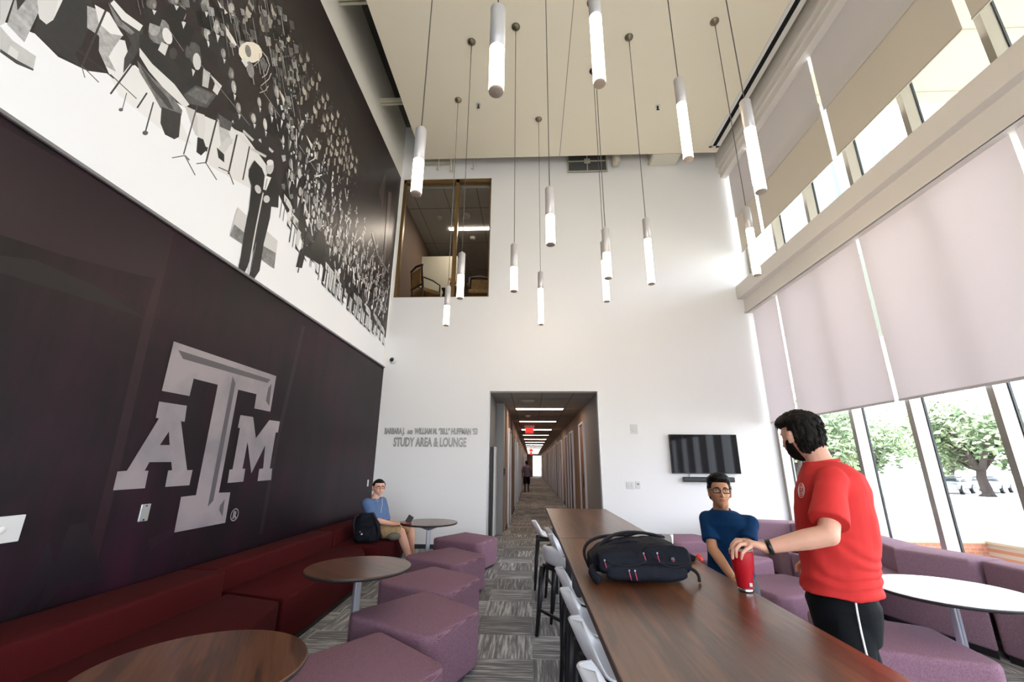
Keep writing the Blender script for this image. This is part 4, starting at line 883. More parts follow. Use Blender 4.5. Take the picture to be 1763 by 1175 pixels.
# ---------------------------------------------------------------- purple sofa along the windows
PS = [([(4.28, 4.68), (4.52, 4.72), (4.62, 3.2), (4.20, 3.0)], [(3.84, 4.2), (4.28, 4.70), (4.20, 3.0), (3.96, 3.2)], 'purple sofa section at the right picture edge'),
      ([(3.93, 5.28), (4.42, 5.5), (4.62, 4.76), (4.22, 4.72)], [(3.60, 5.15), (3.95, 5.29), (4.22, 4.72), (3.82, 4.22)], 'purple sofa section behind the pale round table, second from the right edge'),
      ([(4.40, 6.62), (4.64, 6.55), (4.45, 5.52), (3.98, 5.30)], [(3.45, 6.4), (4.42, 6.64), (4.0, 5.28), (3.45, 5.1)], 'purple sofa section just right of the man in red'),
      ([(4.05, 7.4), (4.4, 7.7), (4.66, 6.64), (4.38, 6.60)], [(3.5, 7.1), (4.1, 7.42), (4.42, 6.62), (3.45, 6.45)], 'purple sofa section behind the man in red'),
      ([(3.0, 7.75), (3.1, 8.05), (4.38, 7.75), (4.08, 7.42)], [(3.0, 7.05), (3.0, 7.8), (4.1, 7.45), (3.52, 7.05)], 'purple sofa section at the end wall corner, behind the outstretched arm')]
for back, seat, lab in PS: sofa_mod('sofa_section', seat, back, PURPLE2, lab, 'purple sofa sections', .66)
# ---------------------------------------------------------------- props
NYLON = fabric('black_nylon', (18, 20, 28), (30, 33, 44), 240, rough=.7, st=.25)
PINK = mat('pink_zip_pull', (214, 70, 110), .5); MESHB = mat('black_webbing', (14, 15, 19), .8)
# backpack lying on the bar table
bp = empty('backpack', (.535, 2.50, TZ+.004), 'black backpack with pink zip pulls lying on the walnut table', 'backpack')
def bagpart(name, m, fn, vox=.007, sm=5):
    bm = bmesh.new(); fn(bm); bm = remesh(bm, vox, sm)
    for v in bm.verts:
        n = mnoise.noise(v.co*14)*.006 + mnoise.noise(v.co*V3((30, 30, 55)))*.003; v.co += v.normal*n
        if v.co.z < .001: v.co.z = .001
    return finish(bm, name, m, bp, smooth=True)
def body(bm):
    for x0, x1, dy, hy, hz in ((-.25, .27, .0, .165, .082),):
        R = []
        for k in range(13):
            t = k/12; x = x0+(x1-x0)*t; e = (1-abs(2*t-1)**3.2)**.5 if 0 < t < 1 else .25
            zc = .072+.014*t; R.append((V3((x, .02+.05*t, zc*(.72+.28*e))), V3((0, hy*(.5+.5*e), 0)), V3((0, .0, hz*(.3+.7*e)*(.82+.2*t)))))
        loft(bm, R, 28, power=2.8)
bagpart('bag_body', NYLON, body)
def pocket(cx, cy, cz, lx, ly, lz, rx):
    def f(bm):
        M = Matrix.Rotation(rx, 3, 'X'); q = bmesh.ops.create_cube(bm, size=1)['verts']
        bmesh.ops.bevel(bm, geom=list({e for v in q for e in v.link_edges}), offset=.28, segments=4, affect='EDGES', profile=.5)
        for v in bm.verts: v.co = M @ V3((v.co.x*lx, v.co.y*ly, v.co.z*lz)) + V3((cx, cy, cz))
    return f
bagpart('front_pocket', NYLON, pocket(-.09, -.135, .075, .26, .07, .10, -.55), .006)
bagpart('front_pocket', NYLON, pocket(.15, -.115, .085, .25, .08, .12, -.6), .006)
bagpart('lower_pocket', NYLON, pocket(.03, -.16, .04, .42, .07, .07, -.2), .006)
def strap(pts, w=.026, name='shoulder_strap'):
    bm = bmesh.new(); n = len(pts); P3 = [V3(p) for p in pts]; rings = []
    for i, p in enumerate(P3):
        d = (P3[min(i+1, n-1)]-P3[max(i-1, 0)]).normalized(); s = V3((0, 1, 0)); s = (s-d*s.dot(d)).normalized(); rings.append((p, s*w, d.cross(s)*.006))
    loft(bm, rings, 14, power=3); 
    return finish(bm, name, NYLON, bp, smooth=True)
def arc(a, b, c, n=14): return [V3(a)*(1-t)**2+V3(b)*2*t*(1-t)+V3(c)*t*t for t in [k/(n-1) for k in range(n)]]
strap(arc((-.25, .04, .03), (-.32, .24, .15), (.02, .19, .150)))
strap(arc((-.24, -.05, .05), (-.16, .10, .23), (.22, .15, .150)))
strap(arc((.0, .19, .140), (.16, .24, .20), (.27, .15, .08)), .02)
strap(arc((.02, -.04, .150), (-.12, -.02, .17), (-.24, -.03, .07)), .012, 'webbing')
bm = bmesh.new(); tube(bm, arc((-.235, -.10, .045), (-.28, -.16, .04), (-.22, -.19, .008)), .02, 8); finish(bm, 'side_loop', NYLON, bp, smooth=True)
bm = bmesh.new(); tube(bm, arc((.27, -.07, .05), (.33, -.10, .04), (.31, -.13, .004)), .008, 8); finish(bm, 'strap_end', MESHB, bp, smooth=True)
for x, y, z, L in ((-.19, -.178, .085, .04), (.015, -.19, .118, .035), (.085, -.192, .12, .05), (-.07, -.205, .05, .05), (-.04, -.205, .05, .05)):
    bm = bmesh.new(); tube(bm, [(x, y-.0, z), (x+.007, y-.008, z-L*.62)], [.0026, .0022], 6); zp_ = finish(bm, 'zip_pull', PINK, bp)
    bm = bmesh.new(); ball(bm, (x, y+.002, z+.004), .005, 8); finish(bm, 'zip_slider', CHROME, zp_)
for pts in (arc((-.20, -.172, .095), (-.08, -.21, .05), (.03, -.178, .09), 16), arc((.06, -.18, .125), (.12, -.235, .04), (.27, -.15, .085), 16)):
    bm = bmesh.new(); tube(bm, pts, .003, 6); finish(bm, 'zipper', MESHB, bp)
bm = bmesh.new(); ball(bm, (.165, -.184, .098), (.012, .004, .012), 14); ball(bm, (.165, -.188, .096), (.006, .003, .006), 10, mi=1); finish(bm, 'badge', [mat('badge_grey', (50, 60, 76), .4), mat('badge_red', (130, 24, 40), .4)], bp)
g = empty('keychain_pouch', (.93, 2.92, TZ), 'small black pouch with an orange red cord loop behind the backpack', 'pouch')
bm = bmesh.new(); q = box(bm, (-.09, -.05, .0), (.06, .05, .035), .014, 3); finish(bm, 'pouch_body', NYLON, g, smooth=True)
bm = bmesh.new(); tube(bm, [V3((.06+.018*math.cos(t)+.02, -.03+.03*math.sin(t), .02+.012*math.sin(2*t))) for t in [k*PI/6 for k in range(13)]], .006, 8); finish(bm, 'cord_loop', mat('orange_cord', (236, 62, 40), .5), g, smooth=True)
bm = bmesh.new(); ball(bm, (-.10, .19, .142), (.014, .009, .009), 12); o = finish(bm, 'strap_clip', mat('magenta', (232, 40, 170), .4), bp); o['label'] = 'bright pink clip'
bp.scale = (.93, .95, 1.1)
# red tumbler
tb = empty('tumbler', (.985, 2.245, TZ), 'red insulated tumbler with steel base and clear lid', 'tumbler')
bm = bmesh.new(); lathe(bm, [(.034, .018), (.036, .022), (.040, .075), (.0445, .083), (.0525, .168), (.0525, .174), (.049, .174), (.048, .160)], 0, 0, 48); finish(bm, 'tumbler_body', mat('red_powder_coat', (176, 20, 34), .38, bump=.05, bscale=900), tb)
bm = bmesh.new(); lathe(bm, [(.0315, 0), (.0335, .002), (.034, .018)], 0, 0, 48); finish(bm, 'steel_base', mat('brushed_steel', (200, 200, 204), .22, metal=1), tb)
bm = bmesh.new(); lathe(bm, [(.0485, .166), (.0505, .176), (.046, .184), (.02, .184)], 0, 0, 40); finish(bm, 'lid', mat('clear_lid', (150, 146, 146), .15, spec=.6), tb)
bm = bmesh.new(); lathe(bm, [(.008, .183), (.0105, .186), (.0105, .2), (.008, .203)], .0, -.02, 20); finish(bm, 'lid_slider', mat('steel_knob', (60, 60, 62), .2, metal=.8), tb)
bm = bmesh.new(); box(bm, (-.008, -.0395, .028), (.008, -.0365, .044), .001, 1); o = finish(bm, 'maker_mark', CHROME, tb); o.rotation_euler = (0, 0, .25)
# ---------------------------------------------------------------- people
SS = lambda a, b, x: (lambda t: t*t*(3-2*t))(min(1, max(0, (x-a)/(b-a))))
def G(x, z, cx, cz, sx, sz): return math.exp(-((x-cx)/sx)**2-((z-cz)/sz)**2)
def head_pt(lon, lat, sp):
    """lon 0 = forward (+y), lat up; returns local point"""
    x = .075*math.cos(lat)*math.sin(lon); y = .096*math.cos(lat)*math.cos(lon); z = .117*math.sin(lat)
    sq = 1+.10*abs(math.sin(2*lat)); x *= sq; y *= sq
    if z < .0:
        t = SS(0, .11, -z); x *= 1-.34*t*(1 if y > -.02 else .6); 
        if y < 0: y *= 1-.45*SS(.02, .1, -z)
        else: y = y*(1-.02*t)+.012*t
    w = sp.get('width', 1); x *= w
    if y > .02:
        y *= 1-.06*SS(.02, .09, z)
        m = SS(.02, .06, y)
        ax = abs(x)
        d = .024*G(ax, z, 0, -.026, .0095, .013) + .015*G(ax, z, 0, -.008, .008, .018) + .007*G(ax, z, 0, .012, .009, .014)
        d += .007*G(ax, z, .012, -.032, .007, .007) - .010*G(ax, z, .030, .010, .015, .011) + .004*G(ax, z, .028, .030, .018, .008)
        d += .0065*G(ax, z, .008, -.0535, .014, .0045) + .0065*G(ax, z, .004, -.0635, .012, .0045) - .003*G(ax, z, 0, -.0585, .02, .0016)
        d += -.003*G(ax, z, 0, -.045, .006, .004) + .007*G(ax, z, 0, -.094, .017, .013) + .004*G(ax, z, .042, -.022, .018, .018)
        d += sp.get('cheek', 0)*G(ax, z, .045, -.05, .02, .03)
        y += d*m
    return V3((x, y, z))
def tufts(hb, sp, fn, n, L, r=.0030):
    rnd = random.Random(7)
    for q in range(n):
        lo, la = rnd.uniform(-PI, PI), math.asin(rnd.uniform(-.98, .999)); p = head_pt(lo, la, sp); h = fn(p)
        if h < .0015: continue
        nn = V3((p.x/.0056, p.y/.0092, p.z/.0137)).normalized(); fl = V3(sp['flow'](p)); fl = (fl-nn*fl.dot(nn)); fl.normalize()
        fl = (fl+V3((rnd.uniform(-.35, .35), rnd.uniform(-.35, .35), rnd.uniform(-.3, .3)))).normalized(); l = L*rnd.uniform(.6, 1.25)*(.5+.5*min(1, h/.02))
        b = p+nn*(h*.75); tube(hb, [b-fl*l*.3, b+nn*l*.10+fl*l*.2, b+nn*l*.16+fl*l*.6, b+nn*l*.08+fl*l], [r, r*1.1, r*.8, r*.15], 5)
def build_head(root, M, sp, skin):
    sp.setdefault('flow', lambda p: (0, .9, .1) if p.z > .05 and p.y > -.02 else (p.x*2, -.3, -1))
    """M maps head space to world. returns bmesh for skin head (world)"""
    bm = bmesh.new(); NU, NV = 120, 90; rows = []
    for j in range(1, NV):
        lat = -PI/2+PI*j/NV; rows.append([bm.verts.new(head_pt(2*PI*i/NU, lat, sp)) for i in range(NU)])
    for j in range(len(rows)-1):
        for i in range(NU): bm.faces.new((rows[j][i], rows[j][(i+1) % NU], rows[j+1][(i+1) % NU], rows[j+1][i]))
    bm.faces.new(rows[0][::-1]); bm.faces.new(rows[-1])
    bmesh.ops.recalc_face_normals(bm, faces=bm.faces[:])
    for f in bm.faces:
        c = f.calc_center_median(); f.smooth = True
        if c.y > .05 and abs(c.z+.0585) < .0085*(1-(abs(c.x)/.024)**2) and abs(c.x) < .024: f.material_index = 1
    for s in (-1, 1):
        ex = .076*sp.get('width', 1)
        R = Matrix.Rotation(s*-.35, 3, 'Z') @ Matrix.Rotation(-.15, 3, 'X')
        ball(bm, (s*(ex+.004), -.004, -.004), (.007, .018, .031), 16, R); ball(bm, (s*(ex+.007), -.009, .012), (.006, .014, .014), 12, R); ball(bm, (s*(ex+.005), .002, -.026), (.006, .009, .010), 12, R)
    for v in bm.verts: v.co = M @ v.co
    # eyes, brows
    eb = bmesh.new(); gz = V3(sp.get('gaze', (0, 1, 0))).normalized()
    for s in (-1, 1):
        c = V3((s*.0305, .071, .009)); ball(eb, c, .0118, 18); ball(eb, c+gz*.0070, (.0064, .0064, .0064), 14, mi=1)
    for v in eb.verts: v.co = M @ v.co
    finish(eb, 'eyes', [EYEW, IRIS], root, world=True)
    lb = bmesh.new()
    for s in (-1, 1):
        # lids
        for k, (zz, rr) in enumerate(((.0062, .0022), (-.0058, .0016))):
            pts = [V3((s*.0305+.0115*math.cos(t), .0715+.0105*abs(math.sin(t))+.0005, .009+zz*abs(math.sin(t))**.8)) for t in [PI*q/10 for q in range(11)]]
            tube(lb, pts, rr, 6)
    for v in lb.verts: v.co = M @ v.co
    finish(lb, 'eyelids', skin, root, world=True)
    bb = bmesh.new()
    for s in (-1, 1):
        pts = []
        for q in range(7):
            t = q/6; x = .013+.033*t; z = .0265+.006*math.sin(t*2.4)-.003*t
            lat = math.asin(min(1, z/.117)); best = min((head_pt(lo, lat, sp) for lo in [k*.03 for k in range(0, 32)]), key=lambda p: abs(p.x-x)); pts.append(V3((s*x, best.y+.001, z)))
        tube(bb, pts, [.002, .0033, .0036, .0034, .003, .0024, .0012], 8)
    for v in bb.verts: v.co = M @ v.co
    finish(bb, 'eyebrows', sp['hairm'], root, world=True)
    # hair
    hb = bmesh.new(); NU, NV = 160, 110; rows = []
    def shell(fn, amp):
        rows = []
        for j in range(1, NV):
            lat = -PI/2+PI*j/NV; r = []
            for i in range(NU):
                lo = 2*PI*i/NU; p = head_pt(lo, lat, dict(sp, cheek=0)); n = V3((p.x/.0056, p.y/.0092, p.z/.0137)).normalized(); h = fn(p)
                if h > 0: h += amp*(mnoise.noise(p*V3((70, 70, 22)))+.6*mnoise.noise(p*V3((150, 150, 40))))*min(1, h/.01)
                r.append(hb.verts.new(p+n*(h if h > 0 else -.010)))
            rows.append(r)
        for j in range(len(rows)-1):
            for i in range(NU): hb.faces.new((rows[j][i], rows[j][(i+1) % NU], rows[j+1][(i+1) % NU], rows[j+1][i])).smooth = True
        hb.faces.new(rows[0][::-1]); hb.faces.new(rows[-1])
    shell(sp['hair'], sp.get('rough', .004))
    tufts(hb, sp, sp['hair'], sp.get('tufts', 900), sp.get('tuft_len', .026))
    for v in hb.verts: v.co = M @ v.co
    finish(hb, 'hair', sp['hairm'], root, world=True)
    if 'beard' in sp:
        hb = bmesh.new(); shell(sp['beard'], .0012); tufts(hb, sp, sp['beard'], 700, .008, .0014)
        for v in hb.verts: v.co = M @ v.co
        finish(hb, 'beard', sp['hairm'], root, world=True)
    if sp.get('glasses'):
        gb = bmesh.new()
        for s in (-1, 1):
            pts = []
            for k in range(25):
                t = 2*PI*k/24; e = .5; cx, sz_ = math.cos(t), math.sin(t)
                pts.append(V3((s*.0335+.0245*math.copysign(abs(cx)**e, cx), .0985-.004*abs(s*.0335+.0245*cx)/.05, .006+.0155*math.copysign(abs(sz_)**e, sz_))))
            tube(gb, [p+V3((0, .002, 0)) for p in pts], .0036, 6, cap=False)
            tube(gb, [V3((s*.058, .093, .012)), V3((s*.076, .05, .011)), V3((s*.084, -.005, .010))], .0022, 6)
        tube(gb, [V3((-.010, .099, .010)), V3((0, .102, .012)), V3((.010, .099, .010))], .0022, 6)
        for v in gb.verts: v.co = M @ v.co
        finish(gb, 'glasses', BLACKM, root, world=True)
    return bm
def headM(c, f, up=(0, 0, 1), s=1):
    f = V3(f).normalized(); u = V3(up); u = (u-f*u.dot(f)).normalized(); r = f.cross(u)
    m = Matrix((r, f, u)).transposed().to_4x4() @ Matrix.Scale(s, 4); m.translation = V3(c); return m
def limb(bm, pts, rad, seg=14):
    P3 = [V3(p) for p in pts]
    # smooth resample
    out, rr = [], []
    for i in range(len(P3)-1):
        for k in range(6): t = k/6; out.append(P3[i].lerp(P3[i+1], t)); rr.append(rad[i]*(1-t)+rad[i+1]*t)
    out.append(P3[-1]); rr.append(rad[-1]); tube(bm, out, rr, seg)
    for p, r in zip(P3, rad): ball(bm, p, r, 14)
def hand(bm, wrist, d, n, th, s=1, curl=.5):
    """relaxed hand: d = finger direction, n = back-of-hand normal, th = thumb side"""
    w = V3(wrist); d = V3(d).normalized(); n = V3(n); n = (n-d*n.dot(d)).normalized(); t = V3(th); t = (t-d*t.dot(d)-n*t.dot(n)).normalized()
    loft(bm, [(w, t*.026*s, n*.018*s), (w+d*.04*s, t*.038*s, n*.016*s), (w+d*.085*s, t*.040*s, n*.013*s), (w+d*.092*s, t*.034*s, n*.010*s)], 16, power=2.6)
    for k, (o, L) in enumerate(((.029, .072), (.010, .080), (-.009, .074), (-.027, .058))):
        p = w+d*.085*s+t*o*s; a = 0; pts = [p]
        for q in range(3):
            a += curl*(.7+.25*q); dd = d*math.cos(a)-n*math.sin(a); p = p+dd*L*s*(.42, .32, .26)[q]; pts.append(p)
        limb(bm, pts, [.0092*s, .0086*s, .0078*s, .0068*s], 10)
    p = w+d*.03*s+t*.030*s; pts = [p, p+(d*.6+t*.7-n*.3).normalized()*.036*s, p+(d*.6+t*.7-n*.3).normalized()*.036*s+(d*.9+t*.15-n*.4).normalized()*.03*s]
    limb(bm, pts, [.014*s, .0105*s, .008*s], 10)
def clothes_noise(bm, a, sc=9):
    for v in bm.verts: v.co += v.normal*(mnoise.noise(v.co*sc)*a + mnoise.noise(v.co*V3((sc*2.6, sc*2.6, sc*1.2)))*a*.5)
# ---- standing man in red
f2 = V3((-.85, .53, 0)); l2 = V3((-.53, -.85, 0)); Zv = V3((0, 0, 1)); ty = 2.35
HAIRB = NT('dark_brown_hair', rough=.65); HAIRB.base(HAIRB.ramp(HAIRB.noise(HAIRB.map((1, 1, .3)), 60, 3), [(.35, (9, 7, 6)), (.7, (30, 23, 18))])); HAIRB.b.inputs['Specular IOR Level'].default_value = .2; HAIRB = HAIRB.m
HAIRK = mat('black_hair', (8, 7, 8), .55, spec=.25)
REDSH = mat('red_jersey', (210, 56, 54), .8, bump=.15, bscale=500, spec=.2)
BLKSH = mat('black_shorts', (4, 7, 12), .8, spec=.2, bump=.1, bscale=300)
red = empty('person', (1.5, 2.38, 0), 'standing bearded person in red t-shirt and black shorts, hand on the tumbler', 'person')
def tor(px0, px1, py, hw, y=ty, bias=0):
    a, b = at(px0, py, y), at(px1, py, y); c = (a+b)/2; return (c, f2*((b-a).length/2), l2*hw)
rings = [tor(1387, 1507, 1020, .18), tor(1388, 1502, 975, .175), tor(1380, 1502, 930, .18), tor(1376, 1494, 880, .185), tor(1376, 1488, 845, .19), tor(1382, 1476, 818, .175), tor(1386, 1458, 803, .125), tor(1388, 1442, 795, .075)]
c_sh = rings[5][0]; shL = c_sh + l2*.165+V3((0, 0, -.012)); shR = c_sh - l2*.165+V3((0, 0, -.012))
elL = at(1426, 922, 2.07); wrL = at(1320, 943, 2.165)
elR = shR+V3((-.03, .07, -.28)); wrR = at(1392, 962, 2.56); hp = rings[0][0]-Zv*.03
bm = bmesh.new()
loft(bm, [(hp-Zv*.04, a_r*.6, b_r*.7) for c, a_r, b_r in rings[:1]]+[(c, a*.8, b*.8) for c, a, b in rings[:7]], 24)
hc = at(1380, 753, 2.42)
nk = at(1412, 800, 2.37)
limb(bm, [nk-Zv*.06, nk+Zv*.02, hc+V3((.035, -.03, -.07))], [.068, .060, .058])
limb(bm, [shL-Zv*.03, elL, elL.lerp(wrL, .35), wrL], [.040, .044, .043, .027]); limb(bm, [shR-Zv*.03, elR, elR.lerp(wrR, .35), wrR], [.040, .043, .041, .027])
hand(bm, wrR, (-.25, -.1, -1), (.2, .9, 0), (-1, .1, 0), 1.0, .45)
# left hand closing over the tumbler lid
loft(bm, [(wrL, V3((.004, .027, 0)), V3((0, 0, .019))), (at(1304, 940, 2.175), V3((0, .036, 0)), V3((.002, 0, .018))), (at(1290, 936, 2.19), V3((-.006, .042, 0)), V3((0, 0, .016))), (at(1281, 935, 2.195), V3((-.008, .038, 0)), V3((0, 0, .012)))], 18, power=2.6)
for pts, rr in (([(1283, 931, 2.232), (1268, 930, 2.245), (1260, 938, 2.25), (1257, 953, 2.245)], .0095), ([(1283, 933, 2.208), (1268, 934, 2.21), (1261, 944, 2.208), (1261, 962, 2.20)], .0098),
                ([(1285, 937, 2.182), (1274, 938, 2.175), (1267, 947, 2.172), (1268, 960, 2.178)], .0095), ([(1292, 943, 2.162), (1284, 947, 2.150), (1278, 953, 2.148), (1276, 963, 2.158)], .0088)):
    limb(bm, [at(*p) for p in pts], [rr, rr*.98, rr*.9, rr*.78], 10)
limb(bm, [at(1308, 938, 2.21), at(1298, 938, 2.255), at(1290, 946, 2.285)], [.015, .0115, .009], 10)
ft = []
for s, dx in ((1, l2*.11+f2*.05), (-1, l2*-.11-f2*.05)):
    h_ = hp+l2*s*.09-Zv*.06; k_ = V3((h_.x+dx.x*.4, h_.y+dx.y*.4, .50)); a_ = V3((h_.x+dx.x*.6, h_.y+dx.y*.6, .09)); limb(bm, [h_, k_, k_.lerp(a_, .35), a_], [.060, .050, .050, .036]); ft.append(a_)
bm = remesh(bm, .0052, 3, .5)
hb = build_head(red, headM(hc, (-.30, .94, -.14), (0.0, .06, 1), 1.03), dict(hairm=HAIRB, gaze=(0, 1, 0), rough=.005,
    hair=lambda p: (.011+.016*SS(.02, .07, p.z)+.004*SS(-.02, -.07, p.y)+.016*SS(.0, .09, p.y)*SS(.04, .09, p.z))*max(SS(.05, .068, p.z), SS(.012, -.012, p.y)*SS(-.088, -.076, p.z)*(SS(-.012, -.034, p.y) if p.z < .028 else 1)) - .001,
    beard=lambda p: (lambda ed: .0042*max(SS(ed+.004, ed-.006, p.z)*SS(-.004, .010, p.y), SS(.007, .004, abs(p.z+.044))*SS(.028, .022, abs(p.x))*SS(.05, .06, p.y))*(0 if (abs(p.x) < .02 and abs(p.z+.0585) < .008 and p.y > 0) else 1)-.0006)(-.012-.052*SS(.03, .08, p.y))), SKIN1)
me_ = bpy.data.meshes.new('h'); hb.to_mesh(me_); hb.free(); bm.from_mesh(me_); bpy.data.meshes.remove(me_)
finish(bm, 'body', [SKIN1, LIPS], red, world=True)
bm = bmesh.new(); loft(bm, rings, 32, power=2.15)
for s, e, k in ((shL, elL, .80), (shR, elR, .75)):
    p2 = s.lerp(e, k); limb(bm, [c_sh.lerp(s, .55)-Zv*.03, s-Zv*.008, s.lerp(e, .15)], [.068, .067, .062], 18); tube(bm, [s-Zv*.01, s.lerp(e, .3), s.lerp(e, .55), p2], [.060, .066, .072, .080], 20)
bm = remesh(bm, .0065, 6, .6); clothes_noise(bm, .006, 8)
hem = min(v.co.z for v in bm.verts)
for v in bm.verts:
    t = SS(1.25, 1.05, v.co.z); v.co += v.normal*t*.004*math.sin(v.co.z*80+14*mnoise.noise(v.co*5))
shirt = finish(bm, 'shirt', REDSH, red, world=True)
bm = bmesh.new(); c0, a0, b0 = rings[-1]; tube(bm, [c0-Zv*.004+V3((0, 0, .012))*math.cos(t)*-1+(a0*.92)*math.cos(t)+(b0*.9)*math.sin(t) for t in [2*PI*k/32 for k in range(33)]], .0075, 8, cap=False); finish(bm, 'collar', REDSH, red, world=True)
# chest emblem
bpy.context.view_layer.update()
bvh = BVHTree.FromPolygons([shirt.matrix_world @ v.co for v in shirt.data.vertices], [p.vertices[:] for p in shirt.data.polygons])
EMB = mat('emblem_white', (240, 225, 222), .7)
def on_shirt(px, py):
    d = ray(px, py).normalized(); h = bvh.ray_cast(ORG, d)
    return h[0]-d*.0025 if h[0] else ORG+d*2.9
bm = bmesh.new()
def eline(pts, r=.0016): tube(bm, [on_shirt(*p) for p in pts], r, 6)
ex, ey_ = 1379.5, 845
eline([(ex+5.2*math.cos(t), ey_+12.5*math.sin(t)) for t in [2*PI*k/28 for k in range(29)]]); eline([(ex+3.6*math.cos(t), ey_+9.4*math.sin(t)) for t in [2*PI*k/24 for k in range(25)]], .0010)
eline([(ex-2, ey_-5), (ex+1.5, ey_-6), (ex-1.5, ey_), (ex+2, ey_-1)], .0012); eline([(ex-2, ey_+5), (ex+1, ey_+1), (ex+2, ey_+6)], .0012); eline([(ex, ey_-8), (ex, ey_+8)], .001)
finish(bm, 'chest_emblem', EMB, red, world=True)
# shorts
bm = bmesh.new(); c, a, b = rings[0]
loft(bm, [(hp-Zv*.16+V3((0, 0, 0)), a*.74, b*.92), (hp-Zv*.08, a*.84, b*.94), (hp-Zv*.01, a*.90, b*.94), (hp+Zv*.05, a*.72, b*.8)], 28, power=2.3)
for s, dx in ((1, l2*.11+f2*.05), (-1, l2*-.11-f2*.05)):
    h_ = hp+l2*s*.092-Zv*.1; limb(bm, [h_, V3((h_.x+dx.x*.35, h_.y+dx.y*.35, .55))], [.098, .100], 20)
bm = remesh(bm, .008, 5, .6); clothes_noise(bm, .008, 6); sh_ = finish(bm, 'shorts', BLKSH, red, world=True)
bpy.context.view_layer.update()
bvh = BVHTree.FromPolygons([sh_.matrix_world @ v.co for v in sh_.data.vertices], [p.vertices[:] for p in sh_.data.polygons])
bm = bmesh.new(); tube(bm, [on_shirt(1471+(k/14)**1.3*22, 1020+k*8) for k in range(15)], .0045, 6); finish(bm, 'shorts_stripe', mat('white_piping', (235, 236, 240), .6), red, world=True)
SHOE = mat('dark_shoe', (40, 42, 48), .6)
def shoe(root, a, f, m, s=1):
    f = V3(f).normalized(); l = V3((-f.y, f.x, 0)); b = V3((a.x, a.y, 0)); bm = bmesh.new()
    loft(bm, [(b-f*.07*s+Zv*.04*s, l*.03*s, Zv*.035*s), (b-f*.04*s+Zv*.05*s, l*.037*s, Zv*.049*s), (b+f*.03*s+Zv*.048*s, l*.040*s, Zv*.047*s), (b+f*.12*s+Zv*.032*s, l*.045*s, Zv*.031*s), (b+f*.18*s+Zv*.022*s, l*.03*s, Zv*.021*s)], 18, power=2.6); finish(bm, 'shoe', m, root, world=True)
for a_ in ft: shoe(red, a_, f2, SHOE)
# watch on the left wrist
wd = (wrL-elL).normalized(); wc = wrL-wd*.012; u_ = wd.cross(Zv).normalized(); v_ = u_.cross(wd)
bm = bmesh.new(); P4 = [[wc+wd*o+(u_*math.cos(t)*1.0+v_*math.sin(t)*.95)*(.0315+k*.003) for t in [2*PI*q/28 for q in range(28)]] for o, k in ((-.010, 0), (-.010, 1), (.010, 1), (.010, 0))]
R4 = [[bm.verts.new(p) for p in r] for r in P4]
for i in range(4):
    for q in range(28): bm.faces.new((R4[i][q], R4[i][(q+1) % 28], R4[(i+1) % 4][(q+1) % 28], R4[(i+1) % 4][q])).smooth = True
finish(bm, 'fitness_band', BLACKP, red, world=True)
# ---- seated person in navy
NAVY = mat('navy_tshirt', (14, 52, 92), .85, bump=.1, bscale=400, spec=.15)
nav = empty('person', (1.38, 3.46, .0), 'seated person in navy t-shirt and black glasses looking up at the man in red', 'person')
fb = V3((-.50, -.866, 0)); lb_ = V3((.866, -.50, 0))
ch = at(1252, 883, 3.40); co = ch-lb_*.040
pel = V3((1.44, 3.50, .70))
def rg(c, d, w_): return (V3(c), fb*d, lb_*w_)
rings = [rg(pel-Zv*.06, .13, .165), rg(pel.lerp(ch, .25)+V3((0, 0, 0)), .115, .15), rg(pel.lerp(ch, .5), .112, .15), rg(pel.lerp(ch, .72), .115, .165), rg(ch-Zv*.075, .108, .170), rg(ch-Zv*.028, .085, .130), rg(ch.lerp(co, .7)+Zv*.004, .064, .095), rg(co+Zv*.017, .056, .062)]
shL = ch+lb_*.140-Zv*.058; shR = ch-lb_*.145-Zv*.048
elL = at(1286, 941, 3.26); wrL = at(1276, 992, 3.12); elR = at(1227, 946, 3.36); wrR = at(1262, 996, 3.22)
bm = bmesh.new(); loft(bm, [(c, a*.86, b*.86) for c, a, b in rings[:7]], 24)
hc = at(1238.5, 848, 3.36)
limb(bm, [co-Zv*.03+fb*-.01, co+Zv*.04+fb*-.005, hc-fb*.02-Zv*.07], [.06, .053, .052])
limb(bm, [shL-Zv*.02, elL, elL.lerp(wrL, .35), wrL], [.036, .036, .036, .024]); limb(bm, [shR-Zv*.02, elR, elR.lerp(wrR, .35), wrR], [.036, .036, .037, .024])
hand(bm, wrL, wrL-elL, (0, 0, 1), (-1, 0, 0), .95); hand(bm, wrR, wrR-elR, (0, 0, 1), (1, 0, 0), .95)
ftn = []
for s in (1, -1):
    h_ = pel+lb_*s*.09; k_ = h_+fb*.40+lb_*s*.05-Zv*.04; a_ = k_+V3((0, 0, -.42))-fb*.05; a_.z = .10; limb(bm, [h_, k_, k_.lerp(a_, .35), a_], [.075, .052, .048, .034]); ftn.append(a_)
bm = remesh(bm, .0052, 3, .5)
hb = build_head(nav, headM(hc, (-.22, -.95, .08), (0.03, 0, 1), .95), dict(hairm=HAIRK, gaze=(.38, 1, .12), glasses=True, width=.93, rough=.004,
    flow=lambda p: (.9, .35, .25) if p.z > .05 else (0, -.4, -1), tuft_len=.030,
    hair=lambda p: (.008+.022*SS(.03, .1, p.z)+.022*SS(.0, .08, p.y)*SS(.05, .1, p.z))*max(SS(.066, .076, p.z), SS(.016, -.006, p.y)*SS(-.055, -.03, p.z)*(SS(-.012, -.03, p.y) if p.z < .02 else 1), SS(.052, .036, p.y)*SS(.022, .034, p.z))-.001), SKIN2)
hb.to_mesh(me_ := bpy.data.meshes.new('h')); hb.free(); bm.from_mesh(me_); bpy.data.meshes.remove(me_)
